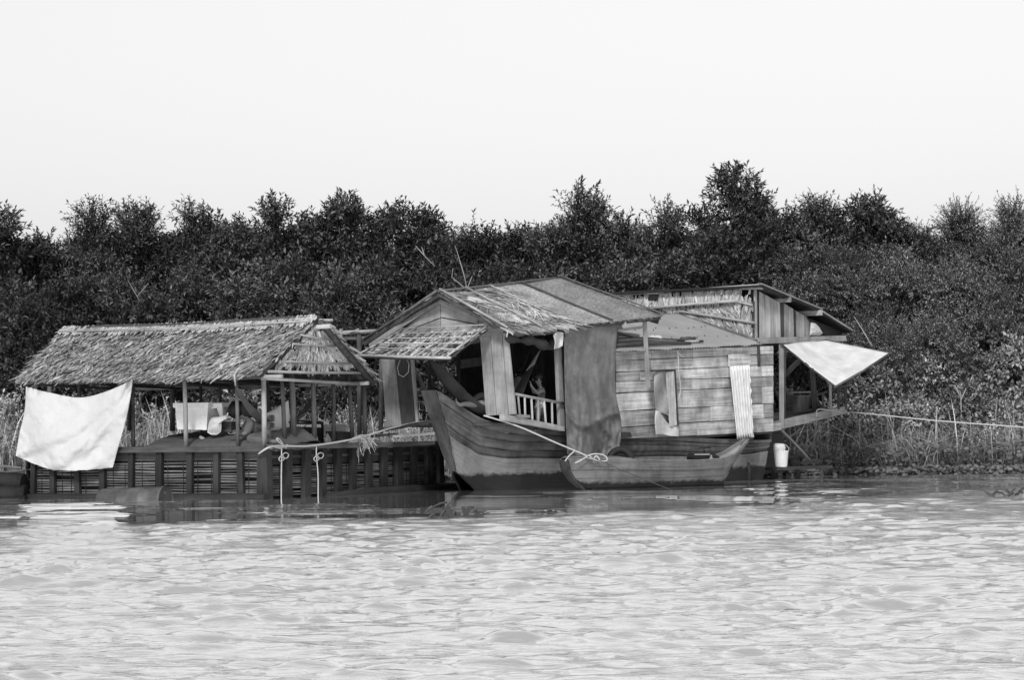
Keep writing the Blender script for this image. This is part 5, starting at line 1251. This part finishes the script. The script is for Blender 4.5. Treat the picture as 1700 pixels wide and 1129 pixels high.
# ---- cabin side fittings
ht = thing('window_sheet', SP.off(.1).W(1105, 725), 'torn white sheet half covering the cabin hatch with its shutter board', 'sheet')
G = coons([(1085, 616), (1104, 616), (1122, 615)], [(1089, 684), (1104, 688), (1122, 700)], [(1085, 616), (1086, 650), (1089, 684)], [(1122, 615), (1122, 660), (1122, 700)], 16, 24, lambda s, u, v: SP.off(.07 + .05 * math.sin(u * 4 + v * 3) ** 2).W(s.x, s.y))
obj('grey_upper', MB().grid(G), cloth('stained_sheet', .34, .5, .8, .5, 10), ht, solid=.004)
G = coons([(1088, 682), (1096, 685), (1108, 702), (1122, 708)], [(1089, 722), (1100, 722), (1114, 724), (1127, 725)], [(1088, 682), (1087, 700), (1089, 722)], [(1122, 708), (1127, 714), (1127, 725)], 16, 16, lambda s, u, v: SP.off(.10 + .03 * math.sin(u * 7 + v * 2) + .01 * random.random()).W(s.x, s.y))
obj('white_lower', MB().grid(G), M['white'], ht, solid=.004)
obj('shutter_board', MB().prism([SP.off(.13).W(1107, 618), SP.off(.13).W(1119, 616), SP.off(.13).W(1124, 706), SP.off(.13).W(1114, 708)], nS, .03, (0, 0, 1)), M['cabin'], ht)
obj('frame_strip', MB().prism([SP.off(.14).W(1084, 615), SP.off(.14).W(1121, 613), SP.off(.14).W(1121, 616), SP.off(.14).W(1084, 617)], nS, .04), M['dark'], ht)
obj('frame_strip', MB().prism([SP.off(.14).W(1120, 614), SP.off(.14).W(1122, 614), SP.off(.14).W(1127, 707), SP.off(.14).W(1125, 707)], nS, .04), M['dark'], ht)
def corrug():
    nu, nv = 80, 14; G = []
    for i in range(nv + 1):
        row = []
        for j in range(nu + 1):
            u, v = j / nu, i / nv; x = (1211 + 13 * v) + (33 - 6 * v + 1.5 * math.sin(v * 40) * (u > .97)) * u; y = 608 - 2 * u + (123 - 3 * u) * v
            row.append(SP.off(.18 - .03 * v + .018 * math.sin(u * 7 * 2 * math.pi)).W(x, y))
        G.append(row)
    cs = thing('corrugated_sheet', SP.off(.2).W(1238, 732), 'pale corrugated sheet leaning upright on the cabin wall', 'corrugated sheet')
    obj('sheet', MB().grid(G), plain('pale_corrugated', .72, .6, .4, .15, 6), cs, solid=.004)
    obj('ledge', MB().prism([SP.off(.24).W(1226, 731), SP.off(.24).W(1251, 726), SP.off(.24).W(1251, 729), SP.off(.24).W(1227, 734)], nS, .2), M['dark'], cs)
corrug()
rope('dangling_cord', [SP.off(.1).W(1124, 581), SP.off(.1).W(1126, 595), SP.off(.1).W(1127, 620), SP.off(.1).W(1130, 645), SP.off(.1).W(1127, 660), SP.off(.1).W(1124, 664), SP.off(.1).W(1126, 668)], .010, 'pale cord dangling from the cabin eave beside the hatch', extra=([SP.off(.1).W(1124, 581), SP.off(.12).W(1130, 590), SP.off(.12).W(1136, 593)],))
ty = P(1030, 765, 41.2); tm = MB(); ring = []
tm.tube([ty + Vector((math.cos(a) * .17, -.03 + math.sin(a) * .05, math.sin(a) * .17)) for a in [k * 2 * math.pi / 20 for k in range(21)]], .055, 8, False)
obj('tyre_fender', tm, M['rubber'], label='black tyre fender hanging between tarp and canoe', cat='tyre')
rope('canoe_rope', [P(803, 690, 39.5), P(860, 708, 39.6), P(920, 734, 39.8), P(965, 753, 40.0), P(975, 758, 40.0)], .013, 'pale rope from the houseboat bow down to the canoe', 30,
     extra=([P(973, 758, 40.0), P(985, 754, 40.0), P(1000, 755, 40.05), P(1008, 761, 40.05), P(1005, 766, 40.05), P(990, 764, 40.0), P(975, 759, 40.0)], [P(975, 758, 40.0), P(965, 764, 39.95), P(955, 769, 39.95), P(968, 762, 39.95)], [P(955, 748, 39.95), P(945, 757, 39.9), P(938, 766, 39.9)], [P(978, 756, 40), P(985, 762, 40), P(990, 757, 40), P(996, 764, 40)]))
rope('water_line', [P(975, 758, 40.0), P(1004, 768, 39.6), P(1030, 780, 39.3), P(1080, 800, 38.9), P(1125, 818, 38.7)], .005, 'thin line running from the canoe bow into the water', 20, 'darkline')

# ================================================================== canoe
def canoe():
    root = thing('canoe', P(1095, 812, 41.0), 'weathered wooden canoe moored alongside the houseboat', 'canoe')
    c0, c1 = P(938, 812, 40.15), P(1240, 812, 42.0); ax = Vector((c1.x - c0.x, c1.y - c0.y, 0)); L = ax.length; ax.normalize(); sd = Vector((ax.y, -ax.x, 0)); sd = sd if sd.y < 0 else -sd
    c0 = Vector((c0.x, c0.y, 0))
    n = 34; sheer = []; 
    zsh = [(0, .45), (.1, .45), (.25, .44), (.45, .41), (.65, .40), (.8, .42), (.9, .50), (.97, .66), (1, .72)]
    hwt = [(0, .10), (.06, .2), (.15, .30), (.35, .36), (.6, .35), (.8, .28), (.9, .19), (.97, .09), (1, .05)]
    itp = lambda T, t: float(np.interp(t, [a for a, _ in T], [b for _, b in T]))
    rowsO = {-1: [], 1: []}; 
    for side in (1, -1):
        for k, (f, zf) in enumerate(((1.0, 1.0), (.97, .68), (.86, .36), (.62, .06), (.25, -.25), (.0, -.34))):
            row = []
            for i in range(n + 1):
                t = i / n; hw = itp(hwt, t); zs = itp(zsh, t); rk = (.36 * (1 - zf) ** 2 if t < .12 else 0) * (1 - t / .12 if t < .12 else 0); rk2 = (-.5 * (1 - max(0, zf)) * ((t - .82) / .18) if t > .82 else 0)
                z = zs * zf if zf > 0 else zf * .5 * (1 if .06 < t < .92 else .3)
                if t > .85: z += (t - .85) / .15 * .12 * (1 - zf) * (zf > 0)
                row.append(c0 + ax * (t * L + rk + rk2) + sd * (side * hw * f) + Vector((0, 0, z)))
            rowsO[side].append(row)
    nm = ['top_strake', 'middle_strake', 'lower_strake']
    for side in (1, -1):
        R = rowsO[side]
        for k, (a, b) in enumerate(((0, 1), (1, 2), (2, 3))):
            pr = sd * side * (.024 if k % 2 == 0 else .0)
            o = [[p + pr for p in R[a]], [p + pr for p in R[b]]]; inn = [[p - sd * side * .022 for p in R[a]], [p - sd * side * .022 for p in R[b]]]
            mb = MB().grid(o if side > 0 else o[::-1]); mb.grid(inn[::-1] if side > 0 else inn); mb.grid([inn[0], o[0]], False); mb.grid([o[1], inn[1]], False)
            obj(nm[k], mb, M['canoe'], root)
        mb = MB().grid([R[3], R[4], R[5]]); obj('bottom', mb, M['canoe'], root, solid=.02)
        obj('gunwale', MB().tube([p + Vector((0, 0, .008)) for p in R[0]], .018, 6), M['canoe'], root)
    I = [[p - sd * .01 for p in rowsO[1][2]], [p + sd * .01 for p in rowsO[-1][2]]]
    obj('floor', MB().grid(I), M['canoein'], root, solid=.02)
    # bow plate, bow deck, stern deck
    e = [rowsO[1][k][0] for k in range(5)]; f_ = [rowsO[-1][k][0] for k in range(5)]
    obj('bow_plate', MB().grid([[p - ax * .02 for p in e], [p - ax * .02 for p in f_]], False), M['dark'], root, solid=.05)
    dk = [[rowsO[s][0][i] + Vector((0, 0, .02)) for s in (1, -1)] for i in range(0, 11)]
    obj('bow_deck', MB().grid([[r[0] for r in dk], [(r[0] + r[1]) / 2 + Vector((0, 0, .03)) for r in dk], [r[1] for r in dk]]), M['canoe'], root, solid=.025)
    sk = [[rowsO[s][0][i] - Vector((0, 0, .03)) for s in (1, -1)] for i in range(27, n + 1)]
    obj('stern_deck', MB().grid([[r[0] for r in sk], [(r[0] + r[1]) / 2 - Vector((0, 0, .02)) for r in sk], [r[1] for r in sk]]), M['canoein'], root, solid=.02)
    et = [rowsO[1][k][n] for k in range(5)]; ft = [rowsO[-1][k][n] for k in range(5)]
    obj('stern_post', MB().grid([et, ft], False), M['canoe'], root, solid=.04)
    for i in (13, 19, 24):
        obj('thwart', MB().beam(rowsO[1][0][i] - Vector((0, 0, .04)), rowsO[-1][0][i] - Vector((0, 0, .04)), .1, .025), M['canoein'], root)
    # black box riding in the stern
    t = .76; c = c0 + ax * (t * L); bz = .38
    bx = thing('canoe_engine_box', c + Vector((0, 0, bz)), 'black lidded box riding in the canoe stern', 'box')
    q = lambda a, b, z: c + ax * a + sd * b + Vector((0, 0, z))
    b = MB(); lo = [q(-.27, .1, .36), q(.25, .1, .36), q(.25, -.1, .36), q(-.27, -.1, .36)]; hi = [q(-.27, .1, .46), q(.22, .1, .46), q(.22, -.1, .46), q(-.27, -.1, .46)]; tp = [q(-.24, .08, .52), q(.10, .08, .53), q(.10, -.08, .53), q(-.24, -.08, .52)]
    b.add(lo + hi + tp, [[0, 1, 5, 4], [1, 2, 6, 5], [2, 3, 7, 6], [3, 0, 4, 7], [4, 5, 9, 8], [5, 6, 10, 9], [6, 7, 11, 10], [7, 4, 8, 11], [8, 9, 10, 11], [3, 2, 1, 0]])
    obj('box', b, M['black'], bx)
    obj('lid_strip', MB().beam(q(-.27, .108, .50), q(.02, .108, .50), .012, .02), M['board'], bx)
    obj('handle', MB().tube([q(-.18, .0, .6), q(.12, 0, .6)], .012, 6).tube([q(0, 0, .5), q(0, 0, .61)], .014, 6), M['black'], bx)
    obj('bottle', MB().tube([q(.03, .14, .36), q(.03, .14, .44), q(.03, .14, .46), q(.03, .14, .49)], [.035, .035, .015, .015], 10), M['board'], bx)
canoe()

# ================================================================== the rear houseboat
OT = Vector((4.36, 47.5)); TPl = Plane(OT, BD); EPl = Plane(OT, AD); nT, nE = TPl.n(), EPl.n()
def BP(s, b, z): return Vector((OT.x + AD.x * s + BD.x * b, OT.y + AD.y * s + BD.y * b, z))
rb_ = thing('rear_houseboat', BP(1.5, 1.5, 0), 'rear houseboat with a thatched wall, board gable end and dark sloping roof', 'houseboat')
def tq(*pp): return tuple(TPl.W(*p) for p in pp)
obj('thatch_wall', MB().prism(tq((1000, 500), (1075, 497), (1075, 489), (1092, 488), (1092, 499), (1230, 490), (1230, 500), (1251, 500), (1251, 572), (1000, 580)), nT, .05), M['thatchunder'], rb_)
tw = bpy.data.objects['thatch_wall']
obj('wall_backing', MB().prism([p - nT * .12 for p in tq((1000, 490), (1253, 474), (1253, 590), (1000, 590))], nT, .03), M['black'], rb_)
up = thatch_blades(tq((1010, 493), (1075, 489), (1075, 512), (1010, 516)), 2, 60, .20, .05, 91, 0, .012, tone=(.3, 1), sag=0)
u2 = thatch_blades(tq((1092, 488), (1229, 479), (1228, 493), (1092, 506)), 2, 110, .22, .05, 92, 0, .012, tone=(.3, 1), sag=0)
u2b = thatch_blades(tq((1075, 501), (1092, 500), (1092, 510), (1075, 511)), 1, 22, .1, .04, 97, 0, .012, tone=(.3, 1), sag=0)
u3 = thatch_blades(tq((1140, 512), (1228, 503), (1249, 534), (1150, 520)), 4, 60, .2, .03, 93, .15, .02, tone=(.0, .9), sag=0)
u4 = thatch_blades(tq((1130, 519), (1249, 536), (1249, 556), (1160, 540)), 3, 80, .22, .03, 94, .15, .03, tone=(.0, 1), sag=0)
u5 = thatch_blades(tq((1100, 512), (1140, 512), (1132, 520), (1105, 520)), 1, 60, .14, .02, 95, 0, .03, tone=(.5, 1), sag=0)
u6 = thatch_blades(tq((1228, 495), (1248, 493), (1249, 545), (1230, 545)), 4, 16, .22, .04, 96, 0, .02, tone=(.1, .9), sag=0)
addn = lambda a, k: (a[0] + np.array(nT) * k, a[1], a[2])
thatch_obj([addn(x, .02) for x in (up, u2, u2b, u3, u4, u5, u6)], 'thatchpale', tw)
for a, b, r, m in (((1073, 512), (1226, 499), .028, 'bamboo'), ((1128, 517), (1252, 536), .024, 'bamboo'), ((1220, 501), (1249, 507), .014, 'bamboo'), ((1120, 521), (1256, 566), .036, 'bamboodark')):
    p0, p1 = TPl.off(.07).W(*a), TPl.off(.07).W(*b); obj('batten', MB().tube([p0, p0.lerp(p1, .5) + Vector((0, 0, .006)), p1], r, 6), M[m], rb_)
for x in (1167, 1198, 1222, 1244): obj('tie_strip', MB().prism([TPl.off(.06).W(x, 474 + (1253 - x) * .065), TPl.off(.06).W(x + 3, 474 + (1253 - x) * .065), TPl.off(.06).W(x + 1, 488), TPl.off(.06).W(x - 2, 489)], nT, .015), M['board'], rb_)
obj('top_plate', MB().prism([TPl.off(.08).W(1228, 475), TPl.off(.08).W(1263, 473), TPl.off(.08).W(1263, 480), TPl.off(.08).W(1228, 481)], nT, .08), M['board'], rb_)
obj('top_plate', MB().tube([TPl.off(.04).W(1005, 491), TPl.off(.04).W(1260, 473)], .022, 6), M['bamboo'], rb_)
# vent frame, with a black plate standing in for the dark hole
obj('vent_frame', MB().prism([TPl.off(.06).W(1074, 485), TPl.off(.06).W(1093, 484), TPl.off(.06).W(1093, 488), TPl.off(.06).W(1074, 489)], nT, .03), M['board'], rb_)
obj('vent_dark_plate', MB().prism([TPl.off(.055).W(1076.5, 490), TPl.off(.055).W(1091.5, 489.5), TPl.off(.055).W(1091.5, 498), TPl.off(.055).W(1076.5, 498.5)], nT, .01), M['black'], rb_)
# gable end boards on the end plane
xs = [(1253, 1259), (1259, 1269), (1270, 1278), (1279, 1287), (1287, 1295), (1296, 1301), (1302, 1309), (1310, 1317), (1318, 1321), (1322, 1328), (1329, 1335), (1336, 1345)]
for i, (a, b) in enumerate(xs):
    ta = 480 + (a - 1253) * (24 / 45.0) if a < 1296 else 500 + (a - 1296) * .62; tb = 480 + (b - 1253) * (24 / 45.0) if a < 1296 else 500 + (b - 1296) * .62
    p = EPl.off(random.uniform(-.01, .01)); m = 'dark' if i in (5, 8) else 'board'
    obj('gable_board', MB().prism([p.W(a + .2, ta), p.W(b - .2, tb), p.W(b + 1.2, 566), p.W(a + 1.0, 566)], nE, .025, (0, 0, 1)), M[m], rb_)
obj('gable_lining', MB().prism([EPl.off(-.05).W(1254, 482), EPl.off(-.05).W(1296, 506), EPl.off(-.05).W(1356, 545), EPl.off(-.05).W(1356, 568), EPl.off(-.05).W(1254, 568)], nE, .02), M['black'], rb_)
obj('floor_beam', MB().prism([EPl.off(.12).W(1260, 561), EPl.off(.12).W(1404, 557), EPl.off(.12).W(1406, 566), EPl.off(.12).W(1260, 571)], nE, .1), M['plank'], rb_)
# roof: near rake edge hangs out past the gable boards
K0, K1, K2 = P(1263, 473, 47.25), P(1364, 515, 49.1), P(1414, 550, 50.0); bo = BD.to_3d() * 3.4
def rear_roof(a, b, nm):
    roof_slab(a, b, b + bo + Vector((0, 0, 0)), a + bo, .03, 'black', rb_, nm, 6, 6, .004, .0)
    obj('roof_edge', MB().beam(a + Vector((0, 0, .02)), b + Vector((0, 0, .02)), .05, .025), M['board'], rb_)
rear_roof(K0, K1, 'roof'); rear_roof(K1 - Vector((0, 0, .04)), K2, 'roof')
for px, py, Y in ((1312, 497, 48.1), (1364, 519, 49.0)):
    e = P(px, py, Y); obj('purlin_end', MB().beam(e, e + BD.to_3d() * 1.2, .07, .1), M['board'], rb_)
obj('eave_shade_board', MB().prism([EPl.off(.02).W(1340, 528), EPl.off(.02).W(1398, 549), EPl.off(.02).W(1398, 560), EPl.off(.02).W(1372, 560)], nE, .03), M['black'], rb_)  # black board filling in the shade under the roof end
# porch below
PPl = Plane(Vector((4.80, 47.2)), AD)
obj('porch_beam', MB().prism([PPl.W(1284, 701), PPl.W(1406, 674), PPl.W(1406, 686), PPl.W(1297, 713), PPl.W(1284, 716)], nE, .08, AD.to_3d()), M['plank'], rb_)
pw = lambda px, py, k: PPl.off(-k).W(px, py)
d0, d1 = PPl.W(1284, 704), PPl.W(1404, 678); db = BD.to_3d() * 2.2
for k in range(6):
    a, b = k / 6, (k + 1) / 6 - .01
    obj('porch_plank', MB().prism([d0 + db * a - nE * .09, d1 + db * a - nE * .09, d1 + db * b - nE * .09, d0 + db * b - nE * .09], (0, 0, 1), .03), M['dark'], rb_)
obj('porch_post', MB().beam(PPl.W(1297, 572), PPl.W(1297.5, 712), .085, .07), M['plank'], rb_)
obj('porch_post', MB().beam(pw(1302, 575, .4), pw(1302, 700, .4), .06, .06), M['dark'], rb_)
obj('porch_post', MB().beam(pw(1347, 590, .3), pw(1353, 686, .3), .10, .08), M['dark'], rb_)
obj('porch_post', MB().beam(PPl.W(1378, 634), PPl.W(1379, 690), .05, .05), M['plank'], rb_)
for x in (1392, 1404): obj('porch_post', MB().beam(PPl.W(x - .5, 642), PPl.W(x, 680), .045, .045), M['dark'], rb_)
for a, b, k in (((1354, 656), (1392, 645), .05), ((1391, 644), (1404, 641), .0), ((1380, 668), (1404, 664), .1)): obj('porch_rail', MB().beam(pw(*a, k), pw(*b, k), .035, .035), M['dark'], rb_)
obj('porch_rail', MB().beam(pw(1366, 656, .1), pw(1366, 684, .1), .035, .035), M['dark'], rb_)
obj('porch_brace', MB().beam(pw(1300, 626, .5), pw(1325, 600, .5), .07, .07), M['dark'], rb_)
for k in range(9):
    a, b = 1298 + k * 12, 1309.5 + k * 12
    obj('porch_back_board', MB().prism([pw(a, 628, 2.0), pw(b, 626, 2.0), pw(b, 695, 2.0), pw(a, 698, 2.0)], nE, .03, (0, 0, 1)), M['dark'], rb_)
obj('porch_shelf', MB().beam(pw(1300, 652, 1.2), pw(1345, 651, 1.2), .3, .03), M['plank'], rb_)
obj('porch_tub', MB().tube([pw(1324, 690, .9), pw(1324, 682, .9), pw(1324, 660, .9), pw(1324, 657, .9)], [.2, .22, .26, .27], 16), M['dark'], rb_)
obj('hull_side', MB().prism([PPl.off(-.12).W(1262, 718), PPl.off(-.12).W(1300, 714), PPl.off(-.12).W(1300, 780), PPl.off(-.12).W(1262, 790)], nE, .05), M['dark'], rb_)
for px, k in ((1302, 2.0), (1400, 1.0), (1345, 1.8)): obj('stilt', MB().tube([Vector((*pw(px, 690, k).xy, pw(px, 690, k).z)), Vector((*pw(px, 690, k).xy, -.3))], .05, 7), M['dark'], rb_)
obj('stay_pole', MB().tube([PPl.W(1297, 714), P(1330, 748, 47.5), P(1352, 772, 47.8)], .025, 6), M['bamboodark'], rb_)
obj('beam_stub', MB().prism([PPl.off(.05).W(1280, 704), PPl.off(.05).W(1297, 702), PPl.off(.05).W(1297, 714), PPl.off(.05).W(1280, 717)], nE, .06), M['board'], rb_)
for k in range(4):  # ceiling boards added to keep the porch below dark
    b0, b1 = .05 + k * .8, .05 + (k + 1) * .8 - .01; zc = EPl.off(.12).W(1300, 569).z
    obj('added_ceiling', MB().prism([BP(.0, b0, zc), BP(2.6, b0, zc - .02), BP(2.6, b1, zc - .02), BP(.0, b1, zc)], (0, 0, 1), .03), M['dark'], rb_)
# awning cloth of the porch
ca = thing('cloth_awning', P(1386, 643, 46.55), 'pale cloth awning stretched on poles beside the rear houseboat', 'awning')
a0, a1, a2, a3 = P(1298, 572, 47.15), P(1372, 565, 48.5), P(1478, 586, 47.7), P(1387, 642, 46.55)
G = []
for i in range(25):
    row = []
    for j in range(25):
        u, v = j / 24, i / 24; p = lerp4(a0, a1, a2, a3, u, v) - Vector((0, 0, .15 * math.sin(math.pi * u) * math.sin(math.pi * v))) + Vector((0, 0, .012 * math.sin(v * 16 + u * 3) * (1 - u)))
        if j == 0: p += Vector((.015 * math.sin(i * 2.3), 0, .01 * math.sin(i * 1.9)))
        row.append(p)
    G.append(row)
obj('cloth', MB().grid(G), M['awncloth'], ca, solid=.005)
for p0, p1, r in ((a0, a3, .018), (a1, a2, .02), (a3, a2, .018), (a0, a1, .016)):
    m = p0.lerp(p1, .5) - Vector((0, 0, .02)); obj('pole', MB().tube([p0 + (p0 - p1) * .02, m, p1 + (p1 - p0) * .02], r, 6), M['bamboodark'], ca)
obj('torn_edge', MB().tube([P(1364, 626, 46.9), P(1371, 629, 46.85), P(1374, 634, 46.8), P(1383, 638, 46.65)], .02, 6), M['rope'], ca)
blob('white_bundle', [(1344, 557), (1345, 543), (1346, 535), (1354, 537), (1360, 543), (1366, 553), (1361, 557)], EPl.off(.05), .08, 'white', 'white cloth bundle stuffed under the rear roof beside the boards', 'bundle', 11)
# bucket with a jerrycan on a plank jetty
jt = thing('plank_jetty', P(1320, 780, 46.2), 'low dark plank jetty behind the cabin stern', 'jetty')
obj('plank', MB().beam(P(1276, 779, 46.3), P(1368, 775, 46.9), .5, .05), M['raftpost'], jt); obj('plank', MB().beam(P(1322, 769, 46.9), P(1354, 767, 47.1), .3, .04), M['raftpost'], jt)
for x in (1283, 1325, 1364): obj('leg', MB().beam(P(x, 777, 46.6), P(x, 800, 46.6), .05, .05), M['raftpost'], jt)
bk = thing('white_bucket', P(1297, 777, 46.25), 'white plastic bucket standing on the jetty behind the stern', 'bucket')
c = P(1297, 776, 46.25); obj('body', MB().tube([c, c + Vector((0, 0, .02)), c + Vector((0, 0, .27)), c + Vector((0, 0, .29))], [.10, .105, .13, .135], 20), M['awncloth'], bk)
obj('bail', MB().tube([P(1308, 752, 46.2), P(1310, 744, 46.2), P(1303, 738, 46.2), P(1298, 741, 46.15)], .006, 5), M['rope'], bk)
blob('jerrycan', [(1284, 748), (1284, 739), (1287, 736), (1302, 737), (1304, 743), (1303, 751), (1296, 753), (1288, 750)], Plane(P(1294, 745, 46.2).xy, (1, 0)), .09, 'awncloth', 'pale squat jerrycan sitting in the top of the bucket', 'jerrycan', 12)
# mooring line to the right and small things
rope('bank_line', [PPl.off(.08).W(1356, 692), PPl.off(.08).W(1358, 680), PPl.off(.08).W(1384, 682), P(1450, 688, 47.5), P(1560, 699, 46.6), P(1720, 711, 45.5)], .012, 'thin pale mooring line stretching off to the right edge', 30)

# ------------------------------------------------------------------ dead branches, floating weed
def twig(name, pts, r, mat, label, cat='branch', group=None):
    mb = MB()
    for pp in pts: mb.tube([P(*q) for q in pp], [r * (1 - .6 * i / (len(pp) - 1)) for i in range(len(pp))], 5)
    return obj(name, mb, M[mat], label=label, cat=cat, group=group)
twig('dead_branch', [[(776, 482, 49.3), (762, 470, 49.3), (750, 460, 49.3), (752, 445, 49.3)], [(776, 482, 49.3), (770, 455, 49.3), (758, 415, 49.3), (755, 408, 49.3)], [(776, 478, 49.3), (784, 458, 49.3)]], .012, 'deadwood', 'bare forked branch standing above the houseboat ridge', group='bare branches')
twig('dead_branch', [[(722, 442, 49.5), (705, 425, 49.5), (690, 408, 49.5)], [(705, 425, 49.5), (700, 410, 49.5)]], .011, 'deadwood', 'bare leaning branch left of the forked one', group='bare branches')
twig('dead_branch', [[(232, 500, 49.0), (222, 482, 49.0), (212, 465, 49.0)], [(228, 492, 49.0), (240, 478, 49.0), (246, 470, 49.0)]], .010, 'deadwood', 'bare forked branch behind the shelter ridge', group='bare branches')
twig('dead_branch', [[(1448, 575, 49.3), (1432, 548, 49.3), (1418, 526, 49.3)]], .012, 'deadwood', 'bare stick leaning behind the point of the cloth awning', group='bare branches')
twig('dead_branch', [[(1597, 745, 49.6), (1596, 700, 49.6), (1595, 655, 49.6), (1593, 648, 49.6)], [(1595, 665, 49.6), (1604, 645, 49.6)], [(1595, 660, 49.6), (1585, 640, 49.6), (1575, 640, 49.6)], [(1596, 730, 49.6), (1590, 732, 49.6)]], .016, 'deadwood', 'bare upright stalk with short arms on the right bank', group='bare branches')
twig('dead_branch', [[(1662, 748, 49.6), (1664, 715, 49.6), (1676, 694, 49.6)], [(1664, 720, 49.6), (1655, 705, 49.6)], [(1630, 742, 49.6), (1645, 730, 49.6), (1660, 718, 49.6)]], .014, 'deadwood', 'bare leaning stalks near the right edge of the bank', group='bare branches')
def weed(name, px, Y, items, label):
    root = thing(name, Vector((P(px, 850, Y).x, Y, 0)), label, 'floating plant', 'floating weeds'); c = OFF[root.name]
    for (x0, h0, x1, h1) in items:
        p0, p1 = c + Vector((x0, random.uniform(-.05, .05), h0)), c + Vector((x1, random.uniform(-.05, .05), h1))
        obj('stalk', MB().tube([p0, p0.lerp(p1, .5) + Vector((.01, 0, .015)), p1], [.012, .01, .006], 5), M['bamboodark'], root)
    lf = MB()
    for k in range(9):
        x = random.uniform(-.25, .35); a = c + Vector((x, random.uniform(-.08, .08), .01)); d = Vector((random.uniform(-.1, .1), 0, random.uniform(.03, .12)))
        lf.add([a + Vector((-.025, 0, 0)), a + Vector((.025, .01, 0)), a + d + Vector((.03, 0, 0)), a + d + Vector((-.01, 0, 0))], [[0, 1, 2, 3]])
    obj('leaves', lf, M['raftwood'], root, solid=.004, kind='stuff')
weed('floating_weed', 745, 27.9, [(-.19, -.05, -.18, .13), (-.18, .12, -.25, .06), (-.1, 0, .02, .17), (.0, 0, -.06, .12), (.03, 0, .06, .1), (.08, 0, .14, .05), (-.02, .16, -.18, .11), (.26, 0, .3, .1), (.3, .1, .2, .03), (-.22, 0, -.12, .06)], 'broken weed stalks floating in front of the houseboat bow')
weed('floating_weed', 1672, 33.5, [(-.18, -.02, -.17, .05), (-.14, .06, .0, .0), (-.05, .0, .05, .02), (.02, 0, .14, .05), (.1, .0, .2, .09), (.15, .08, .2, .03)], 'small broken weed stalks floating near the right edge')
obj('white_debris', MB().beam(P(1545, 778, 49.0), P(1592, 777, 49.0), .05, .05), M['white'], label='narrow white strip of litter at the foot of the right bank', cat='litter')
